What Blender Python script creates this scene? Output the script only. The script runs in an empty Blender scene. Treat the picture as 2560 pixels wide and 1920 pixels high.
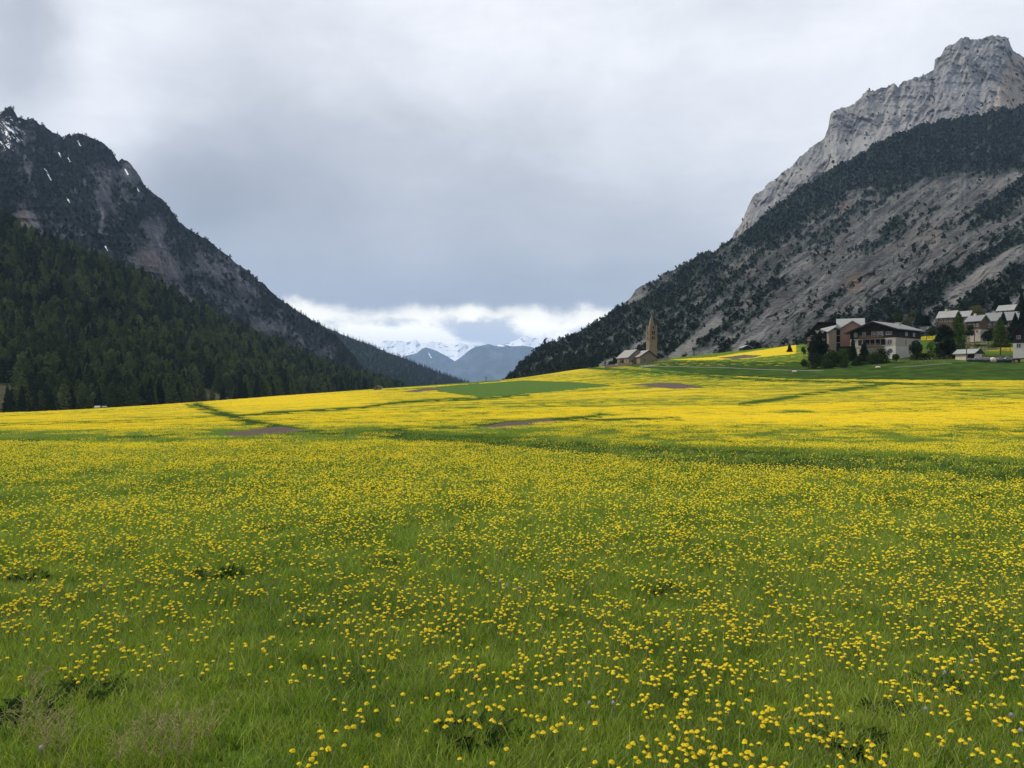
import bpy, math, random
import numpy as np
from mathutils import Vector, Matrix
rad = math.radians
random.seed(7)
RNG = np.random.default_rng(11)
SC = bpy.context.scene
COL = SC.collection

# ------------------------------------------------------------------ camera, sky, sun, exposure
F = 1934.0          # focal length in pixels of the 2560 px wide photograph
H = 2.4             # eye height above the near meadow
cam_d = bpy.data.cameras.new("camera")
cam_d.sensor_width = 36.0
cam_d.lens = F / 2560 * 36.0
cam_d.clip_start = 0.05
cam_d.clip_end = 60000
cam = bpy.data.objects.new("camera", cam_d)
COL.objects.link(cam)
cam.location = (0, 0, H)
cam.rotation_euler = (rad(90), 0, 0)
SC.camera = cam
SC.view_settings.view_transform = 'Standard'
SC.view_settings.look = 'None'
SC.view_settings.exposure = 0.36
SC.view_settings.gamma = 1.0
SC.cycles.max_bounces = 6
SC.cycles.diffuse_bounces = 3
SC.cycles.glossy_bounces = 2
SC.cycles.transmission_bounces = 2
SC.cycles.volume_bounces = 1
SC.cycles.transparent_max_bounces = 8
SC.cycles.use_denoising = True

SUN_EL, SUN_AZ = 48.0, -75.0      # azimuth from +Y (view direction), negative = to the left

class NT:
    def __init__(s, tree): s.t = tree; s.n = tree.nodes; s.l = tree.links
    def new(s, typ, **kw):
        nd = s.n.new(typ)
        for k, v in kw.items():
            if k.startswith('_'): setattr(nd, k[1:], v)
            else: s.put(nd.inputs[k.replace('__', ' ')], v)
        return nd
    def put(s, sock, v):
        if isinstance(v, bpy.types.NodeSocket): s.l.new(v, sock)
        elif v is not None:
            if isinstance(v, tuple) and len(v) == 3 and sock.type == 'RGBA': v = v + (1,)
            sock.default_value = v
    def math(s, op, a, b=None, c=None, clamp=False):
        nd = s.n.new('ShaderNodeMath'); nd.operation = op; nd.use_clamp = clamp
        for i, v in enumerate((a, b, c)):
            if v is not None: s.put(nd.inputs[i], v)
        return nd.outputs[0]
    def mix(s, f, a, b, blend='MIX'):
        nd = s.n.new('ShaderNodeMix'); nd.data_type = 'RGBA'; nd.blend_type = blend
        s.put(nd.inputs[0], f); s.put(nd.inputs[6], a); s.put(nd.inputs[7], b)
        return nd.outputs[2]
    def ramp(s, f, stops, interp='LINEAR'):
        nd = s.n.new('ShaderNodeValToRGB'); cr = nd.color_ramp; cr.interpolation = interp
        while len(cr.elements) < len(stops): cr.elements.new(0.5)
        for e, (p, c) in zip(cr.elements, stops):
            e.position = p
            e.color = (c, c, c, 1) if not isinstance(c, tuple) else c + (1,)
        s.put(nd.inputs[0], f)
        return nd.outputs[0]
    def noise(s, vec, scale, detail=4, rough=.55, dist=0.0):
        nd = s.n.new('ShaderNodeTexNoise')
        if vec is not None: s.l.new(vec, nd.inputs['Vector'])
        nd.inputs['Scale'].default_value = scale; nd.inputs['Detail'].default_value = detail
        nd.inputs['Roughness'].default_value = rough; nd.inputs['Distortion'].default_value = dist
        return nd.outputs[0]
    def mapping(s, vec, scale=(1, 1, 1), rot=(0, 0, 0), loc=(0, 0, 0)):
        nd = s.n.new('ShaderNodeMapping'); s.l.new(vec, nd.inputs[0])
        nd.inputs['Scale'].default_value = scale; nd.inputs['Rotation'].default_value = rot
        nd.inputs['Location'].default_value = loc
        return nd.outputs[0]

def build_world():
    w = bpy.data.worlds.new("World"); SC.world = w; w.use_nodes = True
    w.node_tree.nodes.clear()
    T = NT(w.node_tree)
    out = T.new('ShaderNodeOutputWorld')
    sky = T.new('ShaderNodeTexSky', _sky_type='NISHITA', _sun_disc=False, _sun_elevation=rad(SUN_EL), _sun_rotation=rad(SUN_AZ))
    bg_sky = T.new('ShaderNodeBackground', Color=sky.outputs[0], Strength=0.06)
    tc = T.new('ShaderNodeTexCoord')
    sep = T.new('ShaderNodeSeparateXYZ', Vector=tc.outputs['Generated'])
    x, y, z = sep.outputs[0], sep.outputs[1], sep.outputs[2]
    az = T.math('ARCTAN2', x, y)                  # 0 straight up the valley
    el = T.math('ARCSINE', z)
    # broad structure of the cloud deck, laid out by compass direction
    warp = T.noise(tc.outputs['Generated'], 2.6, 5, .55)
    warp2 = T.noise(T.mapping(tc.outputs['Generated'], (1, 1, 1.6), loc=(3, 7, 1)), 3.1, 5, .55)
    azw = T.math('ADD', az, T.math('MULTIPLY', T.math('SUBTRACT', warp, .5), .34))
    elw = T.math('ADD', el, T.math('MULTIPLY', T.math('SUBTRACT', warp2, .5), .16))
    def blob(a0, e0, sa, se, amp, A=azw, E=elw):
        da = T.math('DIVIDE', T.math('SUBTRACT', A, a0), sa)
        de = T.math('DIVIDE', T.math('SUBTRACT', E, e0), se)
        d = T.math('ADD', T.math('MULTIPLY', da, da), T.math('MULTIPLY', de, de))
        return T.math('MULTIPLY', T.math('EXPONENT', T.math('MULTIPLY', d, -1.0)), amp)
    # value: 0 dark slate .. 1 white
    base = T.math('ADD', T.ramp(T.math('MULTIPLY', elw, 1.0), [(0.0, .28), (.11, .30), (.18, .46), (.28, .64), (.40, .84), (.9, .90)]), 0.0)
    blobs = [(-.58, .37, .055, .07, -.55), (-.52, .30, .15, .075, .36), (-.33, .245, .13, .085, -.62), (-.28, .16, .10, .035, .10), (-.43, .16, .08, .05, .16),
             (-.08, .43, .16, .07, .14), (-.30, .42, .10, .05, -.12), (-.02, .24, .20, .07, -.06), (.05, .135, .40, .032, -.16), (.42, .26, .22, .16, .24), (.30, .44, .16, .05, -.06), (.15, .33, .14, .07, .08)]
    v = base
    for b in blobs: v = T.math('ADD', v, blob(*b))
    fine = T.noise(T.mapping(tc.outputs['Generated'], (1, 1, 2.2)), 5.5, 7, .6, .3)
    v = T.math('ADD', v, T.math('MULTIPLY', T.math('SUBTRACT', fine, .5), .52), clamp=True)
    col = T.ramp(v, [(0.0, (.33, .355, .40)), (.30, (.41, .435, .485)), (.55, (.50, .52, .565)), (.8, (.68, .70, .745)), (1.0, (.84, .85, .88))])
    # the bright gap under the cloud base at the end of the valley
    en = T.noise(T.mapping(tc.outputs['Generated'], (1, 1, 1.0)), 9.0, 6, .6)
    cn = T.noise(T.mapping(tc.outputs['Generated'], (1, 1, 2.0), loc=(1, 2, 3)), 14.0, 8, .62, .2)
    eg = T.math('ADD', el, T.math('ADD', T.math('MULTIPLY', T.math('SUBTRACT', en, .5), .06), T.math('MULTIPLY', T.math('SUBTRACT', cn, .5), .02)))
    gap = T.ramp(eg, [(.072, 1.0), (.086, .75), (.104, 0.0)], 'EASE')
    cloudlet = T.math('ADD', T.math('ADD', blob(-.040, .070, .05, .016, .62, az, el), blob(-.005, .054, .055, .014, .6, az, el)),
                      T.math('ADD', blob(-.15, .078, .08, .010, .30, az, el), blob(.10, .066, .035, .008, .6, az, el)))
    cl = T.ramp(T.math('ADD', cloudlet, T.math('MULTIPLY', T.math('SUBTRACT', cn, .5), 1.5)), [(.12, 0.0), (.55, 1.0)], 'EASE')
    gcol = T.mix(cl, (1.75, 1.62, 1.30), (.68, .69, .71))
    col = T.mix(gap, col, gcol)
    # below the horizon: the same dull light, never seen directly
    bg_cl = T.new('ShaderNodeBackground', Color=col, Strength=1.0)
    mx = T.new('ShaderNodeMixShader')
    T.put(mx.inputs[0], .94); T.l.new(bg_sky.outputs[0], mx.inputs[1]); T.l.new(bg_cl.outputs[0], mx.inputs[2])
    T.l.new(mx.outputs[0], out.inputs['Surface'])
    w.cycles.sampling_method = 'MANUAL'; w.cycles.sample_map_resolution = 512
build_world()

sun_d = bpy.data.lights.new("sun", 'SUN')
sun_d.energy = 2.6; sun_d.angle = rad(10); sun_d.color = (1.0, .93, .80)
sun = bpy.data.objects.new("sun", sun_d); COL.objects.link(sun)
sun.location = (-50, 10, 80)
sd = Vector((math.sin(rad(SUN_AZ)) * math.cos(rad(SUN_EL)), math.cos(rad(SUN_AZ)) * math.cos(rad(SUN_EL)), math.sin(rad(SUN_EL))))
sun.rotation_euler = sd.to_track_quat('Z', 'Y').to_euler()

# ------------------------------------------------------------------ numeric helpers
def P(px, py, Y):
    return ((px - 1280) / F * Y, Y, H + (960 - py) / F * Y)

def _hash(ix, iy, seed):
    h = (ix.astype(np.int64) * 374761393 + iy.astype(np.int64) * 668265263 + seed * 2147483647) & 0xffffffff
    h = ((h ^ (h >> 13)) * 1274126177) & 0xffffffff
    return (h ^ (h >> 16)) & 0xffffffff
def perlin(x, y, seed=0):
    x = np.asarray(x, float); y = np.asarray(y, float)
    ix = np.floor(x); iy = np.floor(y); fx = x - ix; fy = y - iy
    u = fx * fx * fx * (fx * (fx * 6 - 15) + 10); v = fy * fy * fy * (fy * (fy * 6 - 15) + 10)
    def g(a, b, dx, dy):
        an = _hash(ix + a, iy + b, seed) / 4294967296.0 * 2 * np.pi
        return np.cos(an) * dx + np.sin(an) * dy
    n00 = g(0, 0, fx, fy); n10 = g(1, 0, fx - 1, fy); n01 = g(0, 1, fx, fy - 1); n11 = g(1, 1, fx - 1, fy - 1)
    return (n00 * (1 - u) + n10 * u) * (1 - v) + (n01 * (1 - u) + n11 * u) * v
def fbm(x, y, octs=4, seed=0, gain=.5):
    s = 0; a = 1.0; t = 0
    for o in range(octs):
        s = s + a * perlin(x * 2 ** o, y * 2 ** o, seed + o * 17); t += a; a *= gain
    return s / t * 1.6
def ridged(x, y, octs=4, seed=0, gain=.5):
    s = 0; a = 1.0; t = 0
    for o in range(octs):
        s = s + a * (1 - 2.2 * np.abs(perlin(x * 2 ** o, y * 2 ** o, seed + o * 31))); t += a; a *= gain
    return s / t
def sstep(a, b, x):
    t = np.clip((x - a) / (b - a), 0, 1); return t * t * (3 - 2 * t)
def in_poly(px, py, poly):
    r = np.zeros(px.shape, bool); n = len(poly)
    for i in range(n):
        x0, y0 = poly[i]; x1, y1 = poly[(i + 1) % n]
        c = ((y0 > py) != (y1 > py))
        with np.errstate(divide='ignore', invalid='ignore'):
            r ^= c & (px < (x1 - x0) * (py - y0) / ((y1 - y0) if y1 != y0 else 1e-9) + x0)
    return r
def stroke(px, py, pts, w):
    d = np.full(px.shape, 1e9)
    for (x0, y0), (x1, y1) in zip(pts[:-1], pts[1:]):
        dx, dy = x1 - x0, y1 - y0
        t = np.clip(((px - x0) * dx + (py - y0) * dy) / (dx * dx + dy * dy + 1e-9), 0, 1)
        d = np.minimum(d, np.hypot(px - x0 - t * dx, py - y0 - t * dy))
    return np.exp(-(d / w) ** 2)
def ell(px, py, cx, cy, rx, ry):
    return np.exp(-(((px - cx) / rx) ** 2 + ((py - cy) / ry) ** 2))

# ------------------------------------------------------------------ object helpers
def tag(o, label=None, cat=None, group=None, kind=None):
    if label: o['label'] = label
    if cat: o['category'] = cat
    if group: o['group'] = group
    if kind: o['kind'] = kind
    return o
def empty(name, loc, rz=0.0, label=None, cat=None, group=None):
    o = bpy.data.objects.new(name, None); COL.objects.link(o)
    o.location = loc; o.rotation_euler = (0, 0, rz); o.empty_display_size = .1
    return tag(o, label, cat, group)
def mesh_np(name, v, faces, mats=(), matidx=None, smooth=False):
    """faces: list of arrays (M,k)"""
    me = bpy.data.meshes.new(name)
    v = np.asarray(v, np.float32); me.vertices.add(len(v)); me.vertices.foreach_set('co', v.ravel())
    if not isinstance(faces, (list, tuple)): faces = [faces]
    faces = [np.asarray(f, np.int32) for f in faces if len(f)]
    nl = sum(f.size for f in faces); nf = sum(len(f) for f in faces)
    me.loops.add(nl); me.polygons.add(nf)
    me.loops.foreach_set('vertex_index', np.concatenate([f.ravel() for f in faces]))
    tot = np.concatenate([np.full(len(f), f.shape[1], np.int32) for f in faces])
    st = np.concatenate([[0], np.cumsum(tot)[:-1]]).astype(np.int32)
    me.polygons.foreach_set('loop_start', st); me.polygons.foreach_set('loop_total', tot)
    if matidx is not None: me.polygons.foreach_set('material_index', np.asarray(matidx, np.int32))
    me.update(calc_edges=True); me.validate()
    me.polygons.foreach_set('use_smooth', np.full(nf, smooth))
    for m in mats: me.materials.append(m)
    return me
def link(name, me, parent=None):
    o = bpy.data.objects.new(name, me); COL.objects.link(o)
    if parent: o.parent = parent
    return o
def grid_faces(nu, nv):
    i = np.arange(nu - 1)[:, None] * nv + np.arange(nv - 1)[None, :]
    return np.stack([i, i + nv, i + nv + 1, i + 1], -1).reshape(-1, 4)
def set_attr(me, name, arr):
    at = me.attributes.new(name, 'FLOAT_COLOR', 'POINT')
    a = np.ones((len(arr), 4), np.float32); a[:, :arr.shape[1]] = arr
    at.data.foreach_set('color', a.ravel())

class MB:
    def __init__(s): s.v = []; s.f = []
    def quad(s, *p):
        n = len(s.v); s.v += [tuple(q) for q in p]; s.f.append(tuple(range(n, n + len(p)))); return s
    def box(s, x0, y0, z0, x1, y1, z1):
        n = len(s.v)
        s.v += [(x0, y0, z0), (x1, y0, z0), (x1, y1, z0), (x0, y1, z0), (x0, y0, z1), (x1, y0, z1), (x1, y1, z1), (x0, y1, z1)]
        s.f += [tuple(n + i for i in q) for q in ((3, 2, 1, 0), (4, 5, 6, 7), (0, 1, 5, 4), (1, 2, 6, 5), (2, 3, 7, 6), (3, 0, 4, 7))]; return s
    def prism(s, poly, y0, y1, axis='y'):
        """poly: (a,b) points; extruded along axis. axis y: (x,z); axis x: (y,z); axis z: (x,y)"""
        n = len(s.v); k = len(poly)
        def m(a, b, c): return (a, c, b) if axis == 'y' else ((c, a, b) if axis == 'x' else (a, b, c))
        s.v += [m(a, b, y0) for a, b in poly] + [m(a, b, y1) for a, b in poly]
        s.f.append(tuple(n + i for i in range(k))); s.f.append(tuple(n + k + i for i in reversed(range(k))))
        for i in range(k):
            j = (i + 1) % k; s.f.append((n + j, n + i, n + k + i, n + k + j))
        return s
    def tube(s, pts, r0, r1=None, sides=6):
        r1 = r0 if r1 is None else r1
        pts = [Vector(p) for p in pts]; n = len(s.v); m = len(pts)
        for i, p in enumerate(pts):
            d = (pts[min(i + 1, m - 1)] - pts[max(i - 1, 0)]).normalized()
            a = d.orthogonal().normalized(); b = d.cross(a)
            r = r0 + (r1 - r0) * i / max(1, m - 1)
            for k in range(sides):
                t = 2 * math.pi * k / sides
                s.v.append(tuple(p + (a * math.cos(t) + b * math.sin(t)) * r))
        for i in range(m - 1):
            for k in range(sides):
                k2 = (k + 1) % sides
                s.f.append((n + i * sides + k, n + i * sides + k2, n + (i + 1) * sides + k2, n + (i + 1) * sides + k))
        s.f.append(tuple(n + k for k in reversed(range(sides)))); s.f.append(tuple(n + (m - 1) * sides + k for k in range(sides)))
        return s
    def mesh(s, name, mat, smooth=False):
        me = bpy.data.meshes.new(name); me.from_pydata(s.v, [], s.f); me.update()
        me.materials.append(mat)
        if smooth: me.polygons.foreach_set('use_smooth', [True] * len(me.polygons))
        # consistent outward normals
        import bmesh
        bm = bmesh.new(); bm.from_mesh(me); bmesh.ops.recalc_face_normals(bm, faces=bm.faces); bm.to_mesh(me); bm.free()
        return me
    def build(s, name, mat, parent=None, smooth=False):
        return link(name, s.mesh(name, mat, smooth), parent)

# ------------------------------------------------------------------ materials
MATS = {}
def new_mat(name):
    m = bpy.data.materials.new(name); m.use_nodes = True; m.node_tree.nodes.clear()
    T = NT(m.node_tree); out = T.new('ShaderNodeOutputMaterial')
    MATS[name] = m
    return m, T, out
def simple(name, c1, c2, scale=3.0, rough=.85, bump=.1, stretch=(1, 1, 1), spec=.25, coord='Object', detail=5):
    m, T, out = new_mat(name)
    tc = T.new('ShaderNodeTexCoord')
    vec = T.mapping(tc.outputs[coord], stretch)
    n = T.noise(vec, scale, detail, .6)
    n2 = T.noise(tc.outputs[coord], scale * .23, 3, .6)
    f = T.ramp(T.math('ADD', T.math('MULTIPLY', n, .6), T.math('MULTIPLY', n2, .4)), [(.32, 0.), (.68, 1.)])
    b = T.new('ShaderNodeBump', Strength=bump, Distance=.05, Height=n)
    p = T.new('ShaderNodeBsdfPrincipled', Base__Color=T.mix(f, c1, c2), Roughness=rough, Normal=b.outputs[0])
    p.inputs['Specular IOR Level'].default_value = spec
    T.l.new(p.outputs[0], out.inputs[0])
    return m
def foliage(name, c1, c2, c3=None, trans=.25, wscale=.02):
    """leaf material: colour differs from plant to plant and over the ground"""
    m, T, out = new_mat(name)
    oi = T.new('ShaderNodeObjectInfo')
    ge = T.new('ShaderNodeNewGeometry')
    rnd = oi.outputs['Random']
    n = T.noise(ge.outputs['Position'], wscale, 3, .6)
    f = T.math('ADD', T.math('MULTIPLY', rnd, .85), T.math('MULTIPLY', T.math('SUBTRACT', n, .42), 1.3), clamp=True)
    stops = [(0.1, c1), (.9, c2)] if c3 is None else [(0.05, c1), (.5, c2), (.95, c3)]
    col = T.ramp(f, stops)
    r2 = T.new('ShaderNodeTexWhiteNoise', _noise_dimensions='3D')
    isl = ge.outputs['Random Per Island']
    col = T.mix(T.math('MULTIPLY', isl, .45), col, T.mix(1.0, col, (.45, .48, .5), 'MULTIPLY'))
    d = T.new('ShaderNodeBsdfDiffuse', Color=col, Roughness=.5)
    t = T.new('ShaderNodeBsdfTranslucent', Color=col)
    mx = T.new('ShaderNodeMixShader'); T.put(mx.inputs[0], trans)
    T.l.new(d.outputs[0], mx.inputs[1]); T.l.new(t.outputs[0], mx.inputs[2])
    T.l.new(mx.outputs[0], out.inputs[0])
    return m

M_bark = simple('bark', (.05, .04, .03), (.10, .08, .06), 4, .95, .4, (1, 1, .3))
M_spruce = foliage('spruce_needles', (.012, .022, .013), (.024, .042, .020))
M_larch = foliage('larch_needles', (.030, .046, .020), (.060, .085, .030), (.115, .145, .052))
M_forest = foliage('forest_needles', (.012, .022, .012), (.052, .078, .028), (.14, .175, .058), wscale=.010)
M_pine = foliage('mountain_pine_needles', (.016, .024, .018), (.034, .045, .030), wscale=.01)
M_shrub = foliage('shrub_leaves', (.022, .034, .014), (.050, .072, .022))
M_bright = foliage('bright_leaves', (.045, .075, .018), (.085, .13, .03))
M_yellowish = foliage('pale_leaves', (.09, .10, .035), (.15, .15, .06))
M_twig = foliage('bare_twigs', (.06, .048, .045), (.10, .08, .075))

def grass_mat():
    m, T, out = new_mat('grass_blades')
    oi = T.new('ShaderNodeObjectInfo'); ge = T.new('ShaderNodeNewGeometry')
    n = T.noise(ge.outputs['Position'], .55, 5, .65)
    n2 = T.noise(ge.outputs['Position'], .09, 3, .6)
    f = T.math('ADD', T.math('ADD', T.math('MULTIPLY', n, .75), T.math('MULTIPLY', n2, .5)), T.math('MULTIPLY', T.math('SUBTRACT', oi.outputs['Random'], .5), .30))
    col = T.ramp(f, [(.34, (.052, .100, .012)), (.47, (.145, .235, .024)), (.58, (.25, .34, .036)), (.76, (.36, .42, .06))])
    col = T.mix(T.math('MULTIPLY', ge.outputs['Random Per Island'], .7), col, (.035, .068, .012))
    dry = T.math('GREATER_THAN', ge.outputs['Random Per Island'], .955)
    col = T.mix(dry, col, (.24, .22, .10))
    d = T.new('ShaderNodeBsdfPrincipled', Base__Color=col, Roughness=.5)
    d.inputs['Specular IOR Level'].default_value = .3
    t = T.new('ShaderNodeBsdfTranslucent', Color=T.mix(1.0, col, (1.3, 1.5, .7), 'MULTIPLY'))
    mx = T.new('ShaderNodeMixShader'); T.put(mx.inputs[0], .35)
    T.l.new(d.outputs[0], mx.inputs[1]); T.l.new(t.outputs[0], mx.inputs[2]); T.l.new(mx.outputs[0], out.inputs[0])
    return m
M_grass = grass_mat()
def petal_mat():
    m, T, out = new_mat('dandelion_petals')
    oi = T.new('ShaderNodeObjectInfo'); ge = T.new('ShaderNodeNewGeometry')
    r = T.math('FRACT', T.math('ADD', oi.outputs['Random'], T.math('MULTIPLY', ge.outputs['Random Per Island'], 3.7)))
    col = T.ramp(r, [(0, (.84, .60, .025)), (.5, (.89, .70, .035)), (1, (.91, .77, .07))])
    d = T.new('ShaderNodeBsdfDiffuse', Color=col); t = T.new('ShaderNodeBsdfTranslucent', Color=col)
    mx = T.new('ShaderNodeMixShader'); T.put(mx.inputs[0], .38)
    T.l.new(d.outputs[0], mx.inputs[1]); T.l.new(t.outputs[0], mx.inputs[2]); T.l.new(mx.outputs[0], out.inputs[0])
    return m
M_petal = petal_mat()
M_bud = simple('bud_green', (.07, .13, .03), (.11, .18, .05), 20)
M_stem = simple('dandelion_stem', (.08, .15, .035), (.14, .17, .06), 20)
M_fluff = simple('seed_fluff', (.22, .23, .21), (.42, .42, .40), 30, .9)
M_straw = simple('dry_straw', (.30, .26, .15), (.42, .37, .24), 12)
M_dryweed = simple('dry_weed', (.17, .13, .06), (.36, .30, .15), 18)
M_dock = foliage('dock_leaves', (.022, .048, .014), (.045, .085, .022), wscale=2)

M_stone = simple('church_stone', (.145, .112, .078), (.225, .175, .12), 1.2, .9, .5)
M_stonedk = simple('cornice_stone', (.13, .10, .07), (.18, .14, .10), 1.2, .9, .3)
M_shingle = simple('grey_shingle_roof', (.19, .18, .175), (.30, .285, .28), 2.5, .8, .4, (6, .6, 1))
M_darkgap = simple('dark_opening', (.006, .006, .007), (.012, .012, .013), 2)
M_wooddk = simple('dark_stained_wood', (.010, .008, .007), (.022, .016, .013), 2, .8, .4, (8, 8, .6))
M_woodbr = simple('weathered_wood', (.055, .035, .025), (.10, .065, .045), 2, .85, .4, (8, 8, .6))
M_white = simple('white_render', (.38, .365, .33), (.48, .46, .42), .9, .9, .1)
M_beige = simple('beige_render', (.30, .265, .225), (.38, .34, .29), .8, .9, .1)
M_cream = simple('cream_render', (.42, .37, .28), (.52, .46, .36), .8, .9, .1)
M_brick = simple('terracotta_cladding', (.20, .115, .085), (.27, .16, .12), 1.2, .9, .3, (1, 1, 5))
M_tan = simple('tan_cladding', (.17, .135, .10), (.23, .185, .14), 1.2, .9, .3, (6, 6, .5))
M_metal = simple('pale_metal_roof', (.19, .195, .19), (.28, .285, .28), 1.5, .6, .15, (.3, .3, 5), .3)
M_metalgr = simple('grey_metal_roof', (.15, .155, .16), (.22, .225, .23), 1.5, .65, .15, (5, .4, .4), .25)
M_glass = simple('window_glass', (.02, .022, .025), (.04, .043, .05), 2, .12, 0, spec=.6)
M_frame = simple('white_paint', (.30, .29, .27), (.38, .37, .35), 2)
M_film = simple('bale_film', (.010, .012, .017), (.03, .034, .045), 3, .2, .35, spec=1.0)
M_filmp = simple('pale_bale_film', (.40, .34, .30), (.55, .48, .42), 3, .25, .35, spec=.6)
M_pole = simple('pole_wood', (.10, .07, .05), (.16, .12, .09), 3)

# --------- ground
def ground_mat():
    m, T, out = new_mat('meadow')
    at = T.new('ShaderNodeAttribute', _attribute_name='zone')
    sp = T.new('ShaderNodeSeparateColor', Color=at.outputs['Color'])
    yel, crop, soil = sp.outputs[0], sp.outputs[1], sp.outputs[2]
    at2 = T.new('ShaderNodeAttribute', _attribute_name='zone2')
    sp2 = T.new('ShaderNodeSeparateColor', Color=at2.outputs['Color'])
    dry, dark = sp2.outputs[0], sp2.outputs[1]
    ge = T.new('ShaderNodeNewGeometry'); pos = ge.outputs['Position']
    n1 = T.noise(pos, .35, 6, .65); n2 = T.noise(pos, 3.2, 5, .7); n3 = T.noise(pos, .05, 4, .6); n4 = T.noise(pos, 17, 3, .7)
    g = T.math('ADD', T.math('ADD', T.math('MULTIPLY', n1, .4), T.math('MULTIPLY', n2, .35)), T.math('MULTIPLY', n3, .3))
    green = T.ramp(g, [(.33, (.034, .066, .012)), (.53, (.075, .130, .020)), (.75, (.135, .185, .032))])
    ycol = T.ramp(n2, [(.25, (.38, .29, .025)), (.7, (.60, .46, .03))])
    # flower cover: threshold small-scale noise by the local density of flowers
    thr = T.math('ADD', T.math('ADD', T.math('MULTIPLY', n2, .42), T.math('MULTIPLY', n1, .28)), T.math('MULTIPLY', n4, .30))
    cov = T.math('MULTIPLY', T.math('ADD', T.math('SUBTRACT', yel, .5), T.math('SUBTRACT', thr, .5)), 1.0)
    cov = T.math('ADD', T.math('MULTIPLY', T.math('ADD', T.math('SUBTRACT', yel, .52), T.math('MULTIPLY', T.math('SUBTRACT', thr, .5), 2.6)), 2.0), .5, clamp=True)
    col = T.mix(cov, green, ycol)
    col = T.mix(dry, col, T.ramp(n2, [(.3, (.13, .12, .065)), (.7, (.22, .195, .12))]))
    col = T.mix(dark, col, T.ramp(g, [(.35, (.014, .030, .009)), (.65, (.040, .070, .017))]))
    ccol = T.ramp(T.math('ADD', T.math('MULTIPLY', n1, .5), T.math('MULTIPLY', T.noise(T.mapping(pos, (1, .12, 1), (0, 0, .5)), 1.2, 3, .6), .5)), [(.3, (.058, .108, .024)), (.7, (.088, .145, .036))])
    col = T.mix(crop, col, ccol)
    scol = T.ramp(n2, [(.3, (.070, .052, .045)), (.7, (.14, .108, .095))])
    col = T.mix(soil, col, scol)
    b = T.new('ShaderNodeBump', Strength=.7, Distance=.12, Height=T.math('ADD', T.math('MULTIPLY', n2, .7), T.math('MULTIPLY', n4, .3)))
    d = T.new('ShaderNodeBsdfDiffuse', Color=col, Normal=b.outputs[0])
    T.l.new(d.outputs[0], out.inputs[0])
    return m
M_ground = ground_mat()

# py of the ground seen in each column at each depth (the lie of the land)
YK = np.array([35, 60, 100, 150, 180, 205, 230, 260, 300, 350, 400, 500, 700, 1000, 3000, 22000.])
CK = {
 -900: [1094, 1066, 1054, 1046, 1042, 1040, 1039, 1040, 1041, 1041, 1040, 1038, 1036, 1034, 1020, 990],
 0:    [1093, 1062, 1048, 1040, 1036, 1034, 1033, 1036, 1038, 1038, 1037, 1035, 1034, 1032, 1015, 990],
 400:  [1093, 1058, 1038, 1026, 1021, 1018, 1016, 1013, 1012, 1014, 1016, 1018, 1018, 1018, 1010, 990],
 720:  [1091, 1052, 1028, 1012, 1005, 1000, 996, 992, 989, 988, 989, 993, 998, 1000, 1000, 990],
 950:  [1090, 1047, 1018, 998, 990, 985, 981, 977, 974, 971, 971, 974, 980, 985, 985, 985],
 1270: [1090, 1042, 1010, 988, 978, 972, 967, 961, 956, 951, 949, 951, 957, 965, 975, 980],
 1450: [1092, 1042, 1008, 980, 969, 961, 954, 946, 937, 928, 923, 922, 930, 940, 970, 980],
 1600: [1094, 1042, 1005, 973, 961, 952, 944, 935, 922, 908, 905, 906, 915, 930, 970, 980],
 1720: [1096, 1041, 1002, 966, 952, 941, 932, 922, 906, 893, 890, 892, 905, 925, 970, 980],
 1980: [1098, 1040, 999, 962, 949, 936, 921, 900, 878, 864, 862, 868, 880, 910, 960, 980],
 2200: [1100, 1038, 992, 956, 945, 922, 897, 886, 870, 852, 846, 850, 870, 900, 960, 980],
 2380: [1101, 1036, 987, 951, 929, 906, 890, 876, 852, 832, 826, 840, 860, 900, 960, 980],
 2560: [1102, 1035, 985, 951, 927, 907, 894, 874, 840, 815, 812, 830, 860, 900, 960, 980],
 3460: [1102, 1035, 980, 940, 915, 897, 880, 855, 815, 790, 790, 820, 860, 900, 960, 980]}
_cx = np.array(sorted(CK)); _L = np.log(YK)
_pg = np.linspace(-900, 3460, 300); _lg = np.linspace(np.log(20), np.log(22000), 420)
_tab = np.zeros((len(_pg), len(_lg)))
_rows = np.array([np.interp(_lg, np.concatenate([[np.log(20)], _L]), np.concatenate([[0.], H + (960 - np.array(CK[c])) / F * YK])) for c in _cx])
for j in range(len(_lg)): _tab[:, j] = np.interp(_pg, _cx, _rows[:, j])
def _smooth(a, k, axis):
    w = np.exp(-np.linspace(-2, 2, 2 * k + 1) ** 2); w /= w.sum()
    p = np.pad(a, [(k, k) if i == axis else (0, 0) for i in range(2)], mode='edge')
    return sum(w[i] * np.take(p, np.arange(i, i + a.shape[axis]), axis=axis) for i in range(2 * k + 1))
_tab = _smooth(_smooth(_tab, 3, 1), 7, 0)
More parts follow.
